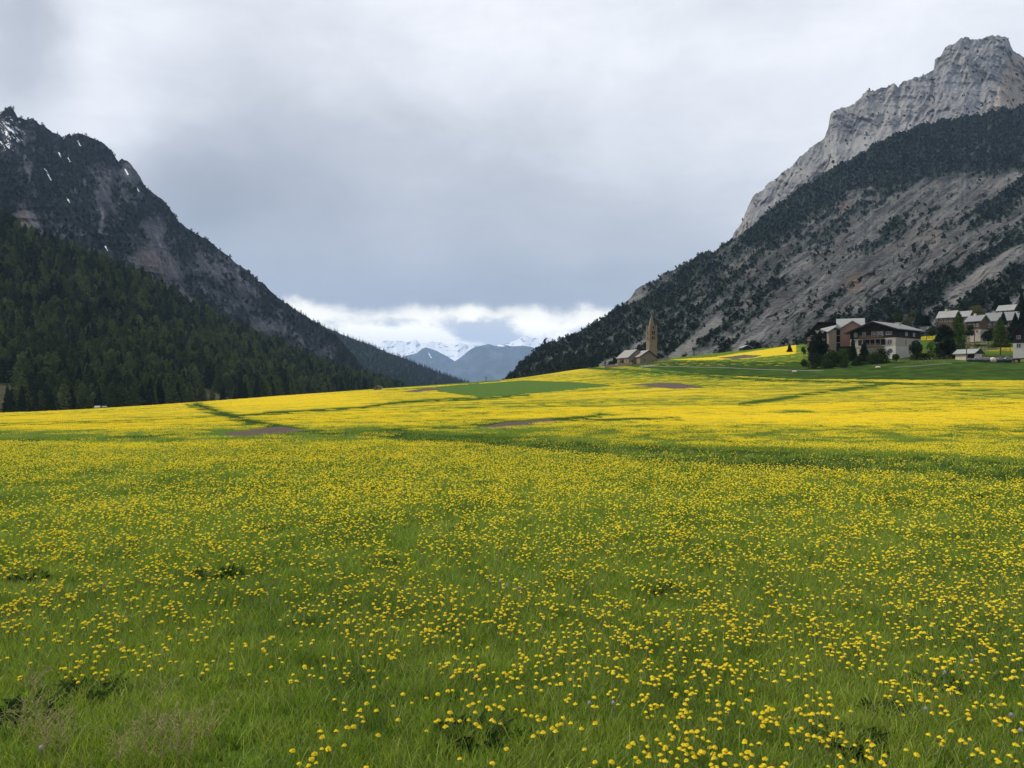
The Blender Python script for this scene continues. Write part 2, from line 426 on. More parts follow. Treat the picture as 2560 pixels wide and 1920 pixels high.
def gz(X, Y):
    X = np.asarray(X, float); Y = np.asarray(Y, float)
    R = np.hypot(X, Y)
    Ye = np.maximum(Y, .3 * R + 1e-6)
    px = np.clip(1280 + F * X / Ye, -900, 3460)
    l = np.log(np.maximum(Ye, 20.0))
    a = (px + 900) / 4360 * (len(_pg) - 1); b = (l - _lg[0]) / (_lg[-1] - _lg[0]) * (len(_lg) - 1)
    a = np.clip(a, 0, len(_pg) - 1.001); b = np.clip(b, 0, len(_lg) - 1.001)
    i = a.astype(int); j = b.astype(int); fa = a - i; fb = b - j
    z = (_tab[i, j] * (1 - fa) + _tab[i + 1, j] * fa) * (1 - fb) + (_tab[i, j + 1] * (1 - fa) + _tab[i + 1, j + 1] * fa) * fb
    z = z * np.clip((Ye - 18) / 17, 0, 1)
    fade = np.clip(1 - Ye / 600, 0, 1)
    return z + .05 * fbm(X / 3.1, Y / 3.1, 3, 5) * fade + .12 * fbm(X / 14, Y / 14, 2, 9) * fade * np.clip((Ye - 6) / 20, 0, 1)
def gzf(x, y): return float(gz(np.array([x]), np.array([y]))[0])
def proj(X, Y, Z):
    Ys = np.maximum(Y, .5)
    return 1280 + F * X / Ys, 960 - F * (Z - H) / Ys
def on_ground(px, Y, dz=0.0):
    x = (px - 1280) / F * Y
    return (x, Y, gzf(x, Y) + dz)

def field_map(X, Y, Z):
    """what grows where: flower density, crop, bare soil, dry grass, rank dark grass"""
    px, py = proj(X, Y, Z)
    wob = 9 * fbm(X / 4.0, Y / 9.0, 4, 3) * np.clip(40 / Y, .15, 1)
    wy = py + np.clip(wob * .5, -6, 6); wx = px + wob * 2
    big = fbm(X / 9, Y / 22, 4, 21); mid = fbm(X / 2.2, Y / 4.5, 4, 22); streak = fbm(X / 40, Y / 7, 4, 23)
    track_y = np.interp(px, [-900, 0, 500, 740, 1000, 1300, 1700, 2100, 2560, 3460], [1112, 1106, 1091, 1084, 1090, 1110, 1146, 1168, 1188, 1215])
    near = sstep(-3, 3, wy - track_y)
    d_near = .42 + .13 * sstep(9, 26, Y) + .30 * big + .22 * mid
    d_near -= .25 * ell(wx, wy, 650, 1200, 300, 26) + .22 * ell(wx, wy, 300, 1260, 330, 55) + .35 * ell(wx, wy, 1195, 1292, 130, 12) + .2 * ell(wx, wy, 1700, 1330, 300, 20)
    d_near += .22 * ell(wx, wy, 480, 1163, 300, 14) + .2 * ell(wx, wy, 1500, 1215, 700, 40) + .15 * ell(wx, wy, 1700, 1600, 500, 60)
    d_near -= .20 * sstep(1600, 1900, py) + .3 * ell(px, py, 250, 1850, 420, 90)
    d_far = .52 + .38 * streak + .20 * fbm(X / 28, Y / 28, 3, 29) + .16 * fbm(X / 6, Y / 6, 4, 24)
    d_far += .30 * ell(wx, wy, 2000, 1062, 520, 50) + .35 * ell(wx, wy, 760, 1000, 230, 22) + .12 * ell(wx, wy, 200, 1048, 300, 12)
    d_far += .25 * ell(wx, wy, 1400, 925, 110, 10) + .10 * ell(wx, wy, 2400, 960, 200, 10)
    d_far -= .40 * ell(wx, wy, 1700, 930, 170, 22) + .30 * ell(wx, wy, 60, 1088, 150, 14) + .30 * ell(wx, wy, 60, 1095, 500, 5)
    d_far -= .25 * ell(wx, wy, 2480, 985, 140, 14) + .2 * ell(wx, wy, 2260, 1020, 90, 10) + .14 * ell(wx, wy, 1250, 1030, 260, 20)
    for c in ((1982, 1087, 60, 3.5), (2215, 1091, 32, 3.5), (1510, 1036, 32, 3), (1340, 1080, 90, 4), (1770, 1070, 30, 2), (2170, 1118, 60, 3), (1990, 1030, 40, 3), (2150, 1100, 160, 2)):
        d_far -= .75 * ell(wx, wy, *c)
    ln = lambda pts, w: stroke(px, wy, pts, w)
    band = in_poly(wx, wy, [(860, 1074), (1050, 1081), (1300, 1093), (1700, 1118), (2100, 1138), (2360, 1143), (2600, 1162), (3460, 1190), (3460, 1250), (2600, 1222), (2360, 1200), (2100, 1186), (1700, 1168), (1300, 1130), (1050, 1110), (860, 1092)]).astype(float)
    tr = np.maximum.reduce([ln([(490, 1012), (560, 1036), (640, 1058), (740, 1076), (860, 1086)], 8), .8 * ln([(470, 1013), (545, 1036), (620, 1060)], 4),
        ln([(-900, 1106), (0, 1105), (500, 1091), (740, 1084), (860, 1082)], 6.5), .9 * ln([(-900, 1066), (0, 1061), (200, 1057), (400, 1051), (700, 1034)], 3.2),
        ln([(860, 1082), (1000, 1077), (1160, 1068), (1390, 1050), (1500, 1040)], 5.5), .8 * ln([(1300, 1060), (1560, 1047), (1700, 1046)], 3),
        .8 * ln([(1850, 1012), (2030, 984), (2230, 958)], 4.2), .8 * ln([(660, 1033), (900, 1020), (1000, 1006), (1208, 995), (1320, 986)], 3.5), .8 * ln([(1450, 918), (1600, 928), (1900, 950), (2400, 962)], 3)])
    dens = np.where(near > .5, d_near, d_far)
    rank = np.clip(band * .95 + tr * .95, 0, 1)
    dens = dens * (1 - np.clip(band * .93 + tr, 0, 1)) 
    # bank below the village and road strip
    toe = np.interp(px, [1450, 1560, 1760, 2000, 2560, 3460], [912, 914, 936, 948, 951, 955])
    up = (px > 1480) & (wy < toe)
    field_up = in_poly(px, wy, [(1670, 899), (1780, 893), (1990, 862), (1990, 884), (1860, 897), (1760, 900)])
    soil_up = in_poly(px, wy, [(1795, 895), (1860, 887), (1905, 889), (1890, 893), (1840, 898)])
    dens = np.where(up, -.03 + .12 * fbm(X / 7, Y / 7, 3, 40), dens)
    dens = np.where(up & (px < 2020) & (wy < 915), .22 + .2 * streak, dens)
    dens = np.where(field_up, .95, dens); dens = np.where(soil_up, 0, dens)
    dens = np.maximum(dens, .95 * in_poly(px, wy, [(2302, 832), (2340, 824), (2340, 850), (2302, 850)]))
    dens = np.where((px > 2395) & (px < 2560) & (wy > 868) & (wy < 878) & up, .75, dens)
    rank = np.where(up & (wy > np.interp(px, [1480, 1700, 2020, 2560], [911, 903, 905, 904])), .85 + .9 * fbm(X / 5, Y / 5, 4, 41), rank); rank = np.where(up & (px > 2010) & (rank < .4), .45 + .5 * fbm(X / 6, Y / 6, 3, 42), rank)
    crop = in_poly(px, py, [(1088, 968), (1308, 951), (1430, 955), (1535, 964), (1400, 978), (1208, 994), (1094, 979)]).astype(float)
    crop = np.maximum(crop, in_poly(px, py, [(500, 1078), (575, 1074), (640, 1091), (510, 1093)]) * .9)
    crop = np.maximum(crop, in_poly(px, py, [(950, 975), (1100, 966), (1200, 957), (1200, 961), (1095, 971), (980, 976)]) * .6)
    soil = np.maximum.reduce([in_poly(px, wy, [(1007, 979), (1074, 970), (1116, 972), (1041, 980)]) * 1.,
        in_poly(px, wy, [(1150, 1073), (1280, 1056), (1372, 1048), (1400, 1055), (1260, 1072)]) * 1.,
        in_poly(px, wy, [(1575, 962), (1650, 957), (1700, 958), (1762, 969), (1690, 973)]) * 1.,
        in_poly(px, wy, [(562, 1081), (700, 1068), (772, 1075), (650, 1091), (575, 1092)]) * 1., soil_up * .8])
    dry = np.clip(in_poly(px, wy, [(2400, 880), (2420, 842), (2480, 840), (2520, 846), (2500, 872), (2440, 882)]) * .8 + .6 * in_poly(px, wy, [(2430, 896), (2480, 892), (2560, 897), (2560, 905), (2450, 904)]), 0, 1)
    far_left = (px < 900) & (Y > 240)
    dens = np.where((Y > 330) & (px < 1250), .0, dens)
    dens = np.clip(dens, 0, 1) * (1 - crop) * (1 - soil) * (1 - dry)
    rank = np.clip(rank, 0, 1) * (1 - crop) * (1 - soil)
    return dens, crop, soil, dry, rank

def build_ground():
    pxs = np.arange(-900, 3461, 4.0)
    th_f = np.arctan((pxs - 1280) / F)
    th_b = np.linspace(th_f[-1], th_f[0] + 2 * np.pi, 60)[1:-1]
    th = np.concatenate([th_f, th_b])
    r = np.concatenate([[.3, 1, 2, 3], np.exp(np.linspace(np.log(3.6), np.log(620), 600)), np.exp(np.linspace(np.log(640), np.log(22000), 40))])
    TH, R = np.meshgrid(th, r, indexing='ij')
    X = (R * np.sin(TH)).ravel(); Y = (R * np.cos(TH)).ravel()
    Z = gz(X, Y)
    nt, nr = len(th), len(r)
    f = grid_faces(nt, nr)
    j = np.arange(nr - 1); a = (nt - 1) * nr
    wrap = np.stack([a + j, j, j + 1, a + j + 1], -1)
    hub = len(X)
    fan = np.stack([np.full(nt, hub), np.arange(nt) * nr, (np.roll(np.arange(nt), -1)) * nr], -1)
    v = np.stack([np.append(X, 0), np.append(Y, 0), np.append(Z, 0)], -1)
    me = mesh_np('ground', v, [np.concatenate([f, wrap])[:, ::-1], fan[:, ::-1]], [M_ground], smooth=True)
    d, c, s, dr, rk = field_map(v[:, 0], np.maximum(v[:, 1], .5), v[:, 2])
    back = v[:, 1] < .5
    d[back] = .4; c[back] = s[back] = dr[back] = rk[back] = 0
    d = d * (.12 + .88 * sstep(16, 60, v[:, 1])); set_attr(me, 'zone', np.stack([d, c, s], -1)); set_attr(me, 'zone2', np.stack([dr, rk, dr * 0], -1))
    o = link('ground', me)
    tag(o, kind='structure')
build_ground()

# ------------------------------------------------------------------ mountains
def rock_mat(name, rockA, rockB, rockC, scree, veg, warm=(.30, .22, .14), snow=(.8, .82, .85), sc=.02, bump=1.0):
    m, T, out = new_mat(name)
    at = T.new('ShaderNodeAttribute', _attribute_name='zone')
    sp = T.new('ShaderNodeSeparateColor', Color=at.outputs['Color'])
    at2 = T.new('ShaderNodeAttribute', _attribute_name='zone2')
    sp2 = T.new('ShaderNodeSeparateColor', Color=at2.outputs['Color'])
    ge = T.new('ShaderNodeNewGeometry'); pos = ge.outputs['Position']
    n1 = T.noise(pos, sc, 8, .68, .3); n2 = T.noise(pos, sc * 6, 6, .7, .2); n3 = T.noise(T.mapping(pos, loc=(31, 17, 5)), sc * 1.7, 6, .65)
    n5 = T.noise(T.mapping(pos, loc=(7, 3, 9)), sc * 22, 5, .75)
    fl = T.new('ShaderNodeAttribute', _attribute_name='flow').outputs['Vector']
    f1 = T.noise(T.mapping(fl, (1.6, 11, 1)), 1.0, 6, .7, .25); f2 = T.noise(T.mapping(fl, (.35, 2.6, 1), loc=(5, 1, 0)), 1.0, 5, .65, .2)
    vor = T.new('ShaderNodeTexVoronoi', _feature='DISTANCE_TO_EDGE', Vector=T.mapping(pos, (1, 1, .55)), Scale=sc * 3.5); crack = T.ramp(vor.outputs['Distance'], [(.0, 0.), (.09, 1.)])
    r = T.ramp(T.math('ADD', T.math('ADD', T.math('MULTIPLY', n2, .22), T.math('MULTIPLY', f2, .24)), T.math('ADD', T.math('MULTIPLY', n5, .22), T.math('MULTIPLY', f1, .32))), [(.43, rockA), (.5, rockB), (.565, rockC)])
    r = T.mix(T.math('MULTIPLY', T.math('SUBTRACT', 1.0, crack), T.math('MULTIPLY', n5, .8)), r, tuple(x * .55 for x in rockA))
    r = T.mix(T.math('MULTIPLY', sp.outputs[1], T.ramp(T.math('ADD', T.math('MULTIPLY', n2, .5), T.math('MULTIPLY', n5, .5)), [(.43, .25), (.56, 1.)])), r, T.mix(n2, scree, tuple(x * .72 for x in scree)))
    r = T.mix(T.math('MULTIPLY', sp2.outputs[0], T.ramp(n5, [(.4, .35), (.6, 1.)])), r, T.mix(n2, warm, tuple(x * .6 for x in warm)))
    vf = T.math('ADD', T.math('MULTIPLY', T.math('ADD', T.math('SUBTRACT', sp.outputs[0], .5), T.math('MULTIPLY', T.math('SUBTRACT', T.math('ADD', T.math('ADD', T.math('MULTIPLY', n3, .4), T.math('MULTIPLY', n2, .35)), T.math('MULTIPLY', n5, .25)), .5), 3.0)), 3.4), .5, clamp=True)
    vc = T.mix(T.ramp(n2, [(.35, 0.), (.65, 1.)]), veg, tuple(x * 2.0 for x in veg))
    c = T.mix(vf, r, vc)
    c = T.mix(T.math('GREATER_THAN', T.math('ADD', sp.outputs[2], T.math('MULTIPLY', T.math('SUBTRACT', n2, .5), 1.4)), .62), c, snow)
    b = T.new('ShaderNodeBump', Strength=bump, Distance=.12 / sc, Height=T.math('ADD', T.math('ADD', T.math('MULTIPLY', n1, .5), T.math('MULTIPLY', n2, .26)), T.math('ADD', T.math('MULTIPLY', n5, .09), T.math('MULTIPLY', f1, .10))))
    d = T.new('ShaderNodeBsdfDiffuse', Color=c, Normal=b.outputs[0])
    T.l.new(d.outputs[0], out.inputs[0])
    return m

SURF = {}
def loft(name, lines, px0, px1, nu, nv, material, zonef, relief=(0, 50), jag=(0, 20), back=.25, seed=1, ridgeamp=0, key=None, gully=None):
    """a mountainside: ruled through contour lines given as (px, py, depth), back side falling away"""
    pxs = np.linspace(px0, px1, nu)
    PY = np.array([np.interp(pxs, [p[0] for p in L], [p[1] for p in L]) for L in lines])
    DY = np.array([np.interp(pxs, [p[0] for p in L], [p[2] for p in L]) for L in lines])
    PY[-1] += jag[0] * fbm(pxs / jag[1], pxs * 0 + 3.3, 6, seed + 5, .6)
    k = len(lines); t = np.linspace(0, k - 1, nv); i = np.minimum(t.astype(int), k - 2); f = (t - i)[None, :]
    py = PY[i].T * (1 - f) + PY[i + 1].T * f; dy = DY[i].T * (1 - f) + DY[i + 1].T * f
    px = np.repeat(pxs[:, None], nv, 1)
    tt = np.repeat(t[None, :] / (k - 1), nu, 0)
    if relief[0]:
        x_w = (px - 1280) / F * dy; z_w = (960 - py) / F * dy
        n = ridged(x_w / relief[1], z_w / relief[1] * .8, 6, seed, .55) * .6 + fbm(x_w / relief[1] / 2.2, z_w / relief[1] / 3, 5, seed + 3) * .8
        if gully: a_ = rad(gully[0]); q_ = px * math.sin(a_) + py * math.cos(a_) + 14 * fbm(px / 70, py / 70, 3, seed + 2); p_ = px * math.cos(a_) - py * math.sin(a_); n = n + gully[1] * ridged(q_ / gully[2], p_ / (gully[2] * 6), 5, seed + 6, .6)
        dy = dy - relief[0] * n * sstep(0, .12, tt)
    X = (px - 1280) / F * dy; Z = H + (960 - py) / F * dy; Y = dy
    # crags on the ridge line
    if ridgeamp: Z = Z + ridgeamp * fbm(X / (ridgeamp * 3), Y / (ridgeamp * 3), 4, seed + 9, .6) * sstep(.55, 1, tt)
    # back side: two more rows
    nb = 12; rows = []
    for q in range(1, nb + 1):
        s = q / nb
        rows.append(np.stack([X[:, -1] * (1 + back * s), Y[:, -1] * (1 + back * s), Z[:, -1] - (Z[:, -1] + 30) * s ** 1.3 * .98], -1))
    V = np.concatenate([np.stack([X, Y, Z], -1)] + [r[:, None, :] for r in rows], 1)
    nv2 = nv + nb
    z1, z2 = zonef(px, py, X, Y, Z)
    z1 = np.concatenate([z1, np.repeat(z1[:, -1:, :], nb, 1)], 1); z2 = np.concatenate([z2, np.repeat(z2[:, -1:, :], nb, 1)], 1)
    me = mesh_np(name, V.reshape(-1, 3), grid_faces(nu, nv2)[:, ::-1], [material], smooth=True)
    set_attr(me, 'zone', z1.reshape(-1, 3)); set_attr(me, 'zone2', z2.reshape(-1, 3))
    ga = rad(gully[0] if gully else 0); wq = 8 * fbm(px / 90, py / 90, 3, seed + 44)
    fp = (px * math.cos(ga) - py * math.sin(ga)) / 100; fq = (px * math.sin(ga) + py * math.cos(ga) + wq) / 100
    fp, fq = [np.concatenate([a_, np.repeat(a_[:, -1:], nb, 1)], 1) for a_ in (fp, fq)]
    at = me.attributes.new('flow', 'FLOAT_VECTOR', 'POINT'); at.data.foreach_set('vector', np.stack([fp, fq, 0 * fp], -1).astype(np.float32).ravel())
    o = link(name, me); tag(o, kind='structure')
    SURF[key or name] = (V, z1, px, py)
    return o
def scatter_on(name, n, seed, key=0, pw=1.0, vmin=0.0, mask=None):
    """points on the visible side of a mountainside, more where zone[key] is high, by surface area"""
    V, z, px, py = SURF[name]; nu, nv = px.shape
    A = V[:-1, :nv - 1]; B = V[1:, :nv - 1]; C = V[:-1, 1:nv]; D = V[1:, 1:nv]
    ar = np.linalg.norm(np.cross(B - A, C - A), axis=-1)
    w = np.clip(z[:nu - 1, :nv - 1, key] - vmin, 0, 1) ** pw * ar
    if mask is not None: w = w * mask(px[:-1, :-1], py[:-1, :-1])
    w = w.ravel(); w /= w.sum(); rg = np.random.default_rng(seed)
    k = rg.choice(len(w), n, p=w); i, j = k // (nv - 1), k % (nv - 1)
    a, b = rg.random(n)[:, None], rg.random(n)[:, None]
    return (A[i, j] * (1 - a) + B[i, j] * a) * (1 - b) + (C[i, j] * (1 - a) + D[i, j] * a) * b

def z3(a, b, c): return np.stack([np.clip(a, 0, 1), np.clip(b, 0, 1), np.clip(c, 0, 1)], -1)

# right-hand mountainside -------------------------------------------------
def zone_right(px, py, X, Y, Z):
    ca, sa = math.cos(rad(38)), math.sin(rad(38))
    p = px * ca - (py) * sa; q = px * sa + py * ca           # p along the fall-line streaks
    st = fbm(p / 260, q / 26, 5, 51); sm = fbm(p / 60, q / 16, 5, 52); bg = fbm(px / 150, py / 90, 4, 53); fn = fbm(px / 14, py / 12, 4, 57)
    veg = .50 + .50 * st + .55 * sm + .22 * bg + .50 * fn
    wx = px + 22 * sm; wy = py + 14 * sm
    veg += .75 * in_poly(wx, wy, [(1840, 600), (1990, 480), (2240, 320), (2560, 240), (3460, 100), (3460, 380), (2560, 420), (2420, 425), (2330, 440), (2240, 465), (2130, 470), (2050, 520), (1960, 590), (1880, 620)]) * (.75 + .5 * fn)
    veg += .25 * sstep(1750, 1500, px) + .12 * sstep(2000, 1700, px)
    core = in_poly(wx, wy, [(2040, 620), (2200, 520), (2420, 450), (2560, 430), (2560, 460), (2420, 560), (2560, 540), (2560, 590), (2330, 690), (2160, 770), (1990, 850), (1900, 860), (1800, 850), (1880, 760), (1960, 680)])
    veg -= .27 * core
    for pts, w in (([(2430, 555), (2500, 500), (2600, 440), (3400, 250)], 22), ([(2290, 740), (2350, 700), (2450, 650), (2600, 570), (3400, 400)], 20), ([(2180, 790), (2260, 768), (2330, 750)], 26),
                   ([(2400, 780), (2470, 735), (2600, 650), (3400, 500)], 24), ([(2250, 560), (2210, 590), (2170, 620)], 14), ([(1960, 700), (1900, 760), (1860, 800)], 14)):
        veg += .55 * stroke(wx, wy, pts, w)
    scr = .18 + .8 * st + .5 * fn - .2 * sm + .2 * bg
    scree_s = 0
    for pts, w, a in (([(2390, 745), (2430, 710), (2500, 655), (2600, 590), (3400, 430)], 15, 1.6), ([(1683, 896), (1740, 850), (1792, 803)], 11, 1.4), ([(1690, 893), (1770, 880), (1830, 850)], 10, .6),
                      ([(1500, 914), (1560, 885), (1610, 852)], 6, 1.3), ([(1840, 874), (1880, 850), (1915, 828)], 9, 1.0), ([(2320, 780), (2380, 750)], 12, .5), ([(1560, 755), (1600, 740)], 10, .9),
                      ([(1440, 880), (1480, 862)], 5, .8), ([(1590, 727), (1615, 715)], 7, .6), ([(2520, 770), (2600, 720)], 12, .8), ([(2480, 470), (2540, 440)], 12, .8), ([(2230, 500), (2300, 470), (2400, 455)], 12, .5)):
        s = stroke(px + 8 * sm, py + 8 * sm, pts, w) * a; scr = scr + s; scree_s = scree_s + s
    veg -= .8 * np.clip(scree_s, 0, 1) * (.75 + .5 * fn)
    warm = .5 * np.clip(fbm(p / 90, q / 40, 4, 60) - .15, 0, 1) + .8 * ell(px, py, 2135, 710, 22, 18) + .5 * ell(px, py, 2110, 520, 20, 15) + .25 * ell(px, py, 2330, 590, 50, 40)
    return z3(veg, scr, 0 * veg), z3(warm, 0 * veg, 0 * veg)
ridgeR = [(1240, 968, 700), (1265, 946, 720), (1285, 928, 735), (1300, 910, 745), (1340, 872, 770), (1380, 855, 790), (1420, 842, 800), (1480, 812, 820), (1510, 795, 830), (1545, 765, 850), (1575, 745, 865), (1590, 728, 870), (1620, 708, 885), (1660, 688, 900), (1700, 662, 920),
          (1740, 640, 940), (1790, 622, 970), (1850, 590, 1000), (1900, 550, 1050), (1940, 510, 1100), (2000, 467, 1150), (2100, 408, 1180), (2240, 332, 1220), (2300, 312, 1250), (2400, 292, 1280), (2560, 262, 1300), (3460, 60, 1300)]
baseR = [(1240, 980, 560), (1300, 952, 540), (1500, 924, 440), (1600, 922, 405), (1700, 905, 385), (1850, 888, 372), (1980, 882, 360), (2100, 872, 350), (2200, 872, 335), (2300, 868, 325), (2400, 848, 320), (2560, 828, 330), (3460, 790, 330)]
midR = [(1240, 975, 610), (1300, 935, 620), (1500, 880, 590), (1600, 845, 590), (1700, 815, 590), (1850, 775, 600), (1980, 735, 620), (2200, 675, 640), (2300, 640, 650), (2560, 560, 680), (3460, 440, 700)]
M_right = rock_mat('right_slope_rock', (.030, .032, .034), (.066, .067, .068), (.146, .147, .145), (.20, .20, .19), (.016, .023, .018), warm=(.22, .15, .10), sc=.03)
loft('mountain_slope', [baseR, midR, ridgeR], 1240, 3460, 1300, 520, M_right, zone_right, (22, 75), (14, 26), seed=3, back=.2, gully=(38, .8, 36))

# limestone peak behind ---------------------------------------------------
def zone_peak(px, py, X, Y, Z):
    n = fbm(px / 50, py / 60, 5, 71); s = fbm(px / 12, py / 30, 5, 72); f = fbm(px / 9, py / 8, 3, 73)
    veg = .02 + .30 * f + .12 * s + .10 * n
    scr = .42 + .6 * n + .3 * s - .45 * ell(px, py, 2370, 230, 110, 120)  # central ellipse puts shade on the face, with greyer rock, into the colour
    warm = .30 * np.clip(n + .4 * s, 0, 1) + .9 * in_poly(px + 8 * s, py, [(2490, 250), (2520, 140), (2600, 120), (3460, 0), (3460, 300), (2600, 275), (2480, 280)]) * (.8 + .4 * s)  # right-hand polygon puts the warm sunlit face into the rock colour
    return z3(veg, scr, 0 * veg), z3(warm, 0 * veg, 0 * veg)
ridgeP = [(1500, 830, 1350), (1560, 800, 1350), (1700, 700, 1400), (1780, 640, 1450), (1830, 598, 1500), (1850, 560, 1520), (1865, 530, 1530), (1885, 492, 1550), (1900, 478, 1560), (1950, 438, 1580), (1975, 418, 1590), (2000, 392, 1600), (2030, 365, 1610), (2060, 350, 1620), (2070, 328, 1620), (2076, 290, 1622), (2090, 272, 1625), (2112, 265, 1640), (2135, 255, 1650), (2170, 228, 1660), (2200, 222, 1670),
          (2230, 210, 1680), (2246, 218, 1685), (2262, 200, 1690), (2300, 188, 1700), (2334, 172, 1710), (2338, 146, 1712), (2352, 140, 1715), (2362, 122, 1720), (2400, 102, 1735), (2412, 95, 1740), (2450, 98, 1750), (2462, 90, 1755), (2500, 86, 1760), (2520, 98, 1760), (2534, 126, 1760), (2560, 140, 1770), (2700, 180, 1770), (3460, 60, 1770)]
baseP = [(x, y + (150 + 120 * max(0, min(1, (x - 1700) / 700))), Y - 330) for x, y, Y in ridgeP]
midP = [(x, y + .42 * (150 + 120 * max(0, min(1, (x - 1700) / 700))), Y - 90) for x, y, Y in ridgeP]
M_peak = rock_mat('limestone', (.135, .14, .15), (.205, .205, .21), (.28, .275, .27), (.33, .32, .30), (.05, .058, .05), warm=(.46, .37, .27), sc=.022, bump=.8)
loft('mountain_peak', [baseP, midP, ridgeP], 1500, 3460, 1000, 300, M_peak, zone_peak, (58, 90), (15, 26), seed=13, back=.15, gully=(64, .22, 26))

# left mountain -----------------------------------------------------------
def zone_left(px, py, X, Y, Z):
    ca, sa = math.cos(rad(-52)), math.sin(rad(-52))
    p = px * ca - py * sa; q = px * sa + py * ca
    st = fbm(p / 150, q / 30, 5, 81); sm = fbm(px / 34, py / 44, 5, 82); fn = fbm(px / 8, py / 11, 4, 83)
    veg = .86 + .40 * st + .55 * sm + .50 * fn
    for cx, cy, rx, ry, a in ((300, 450, 85, 45, .40), (385, 590, 45, 45, .55), (370, 660, 55, 40, .6), (530, 665, 75, 45, .45), (600, 740, 90, 60, .35), (665, 830, 70, 40, .4), (330, 410, 40, 50, .35), (260, 500, 30, 60, .35),
                              (430, 700, 40, 60, .4), (20, 330, 60, 60, .3), (110, 600, 60, 40, .3), (230, 640, 60, 40, .35), (60, 545, 24, 26, .9), (350, 410, 30, 60, .3), (820, 880, 40, 20, .3)):
        veg -= a * 1.15 * ell(px + 14 * sm, py + 14 * sm, cx, cy, rx, ry)
    for pts, w, a in (([(245, 500), (262, 540), (250, 580)], 6, .7), ([(360, 560), (395, 600), (430, 660), (445, 690)], 8, .7), ([(455, 730), (500, 775), (530, 800)], 5, .9), ([(60, 330), (62, 400), (75, 450)], 5, .5)):
        veg -= a * stroke(px + 5 * sm, py + 5 * sm, pts, w)
    scr = .25 + .6 * sm + .9 * fn
    snow = .9 * ell(px, py, 20, 335, 60, 60) * (.62 + .9 * fbm(p / 26, q / 5, 4, 84)) + .2 * 0
    for x, y in ((150, 388), (172, 400), (115, 428), (124, 444), (316, 430), (343, 472), (265, 620), (170, 500), (197, 358)):
        snow = snow + .95 * stroke(px, py, [(x - 3, y - 6), (x + 4, y + 6)], 2.4)
    warm = (.6 + 1.2 * fn) * (1.0 * ell(px, py, 56, 545, 22, 26) + .6 * ell(px, py, 370, 660, 45, 34)) + .12 * np.clip(sm, 0, 1) + .3 * ell(px, py, 60, 440, 40, 60)
    return z3(veg, scr, snow), z3(warm, 0 * veg, 0 * veg)
ridgeL = [(-900, 60, 1500), (-300, 200, 1450), (-60, 262, 1400), (0, 284, 1400), (12, 276, 1400), (24, 268, 1400), (34, 274, 1400), (44, 289, 1400), (60, 297, 1400), (90, 300, 1400), (120, 322, 1390), (160, 347, 1380), (172, 337, 1380), (205, 336, 1370), (235, 345, 1360), (262, 358, 1350), (280, 378, 1345), (296, 402, 1340), (304, 397, 1340), (320, 402, 1335), (342, 428, 1330), (356, 452, 1320), (366, 470, 1310), (400, 492, 1300),
          (425, 520, 1290), (440, 545, 1280), (450, 558, 1270), (500, 590, 1250), (560, 632, 1230), (600, 664, 1220), (650, 702, 1200), (700, 748, 1180), (740, 778, 1170), (790, 808, 1160), (830, 832, 1150), (870, 872, 1140), (910, 920, 1130), (950, 958, 1120), (1000, 985, 1100)]
topF = [(-900, 300, 760), (-300, 470, 700), (0, 560, 660), (60, 585, 660), (120, 605, 665), (250, 660, 680), (350, 702, 700), (430, 745, 720), (500, 785, 740), (600, 835, 780), (700, 875, 820), (800, 915, 870), (880, 945, 920), (950, 964, 960), (1010, 985, 1000)]
baseL = [(x, y + 50, Y + 60) for x, y, Y in topF]
midL = [(x, (np.interp(x, [a[0] for a in ridgeL], [a[1] for a in ridgeL]) * .5 + (y + 50) * .5), (np.interp(x, [a[0] for a in ridgeL], [a[2] for a in ridgeL]) * .42 + (Y + 60) * .58)) for x, y, Y in topF]
M_left = rock_mat('left_mountain_rock', (.028, .031, .041), (.056, .060, .071), (.120, .127, .141), (.14, .14, .145), (.012, .016, .016), warm=(.22, .175, .125), sc=.028)
loft('mountain', [baseL, midL, ridgeL], -900, 1000, 1000, 420, M_left, zone_left, (36, 70), (10, 22), seed=23, back=.2, gully=(-60, .9, 50))

# forested slope at the left ----------------------------------------------
def zone_forest(px, py, X, Y, Z):
    n = fbm(px / 60, py / 30, 4, 91)
    clear = in_poly(px + 5 * n, py + 3 * n, [(488, 964), (530, 975), (592, 1003), (560, 1012), (500, 1016), (486, 1000)]) | in_poly(px + 10 * n, py + 4 * n, [(-200, 955), (40, 958), (60, 985), (50, 1015), (20, 1040), (-200, 1040)])
    veg = np.where(clear, .06, .95)
    scr = np.where(clear, .3 + .5 * np.clip(fbm(px / 30, py / 4, 4, 92), 0, 1), .1)
    return z3(veg, scr, 0 * veg), z3(0 * veg, 0 * veg, 0 * veg)
baseF = [(-900, 1060, 300), (0, 1048, 325), (250, 1036, 350), (400, 1026, 380), (600, 1010, 450), (720, 1000, 520), (860, 985, 640), (950, 980, 760), (1010, 985, 900)]
M_fslope = rock_mat('forest_floor', (.030, .034, .016), (.050, .054, .024), (.075, .078, .036), (.12, .105, .085), (.010, .016, .009), sc=.05)
loft('hill', [baseF, topF], -900, 1010, 700, 260, M_fslope, zone_forest, (10, 60), (5, 40), seed=33, back=.12)

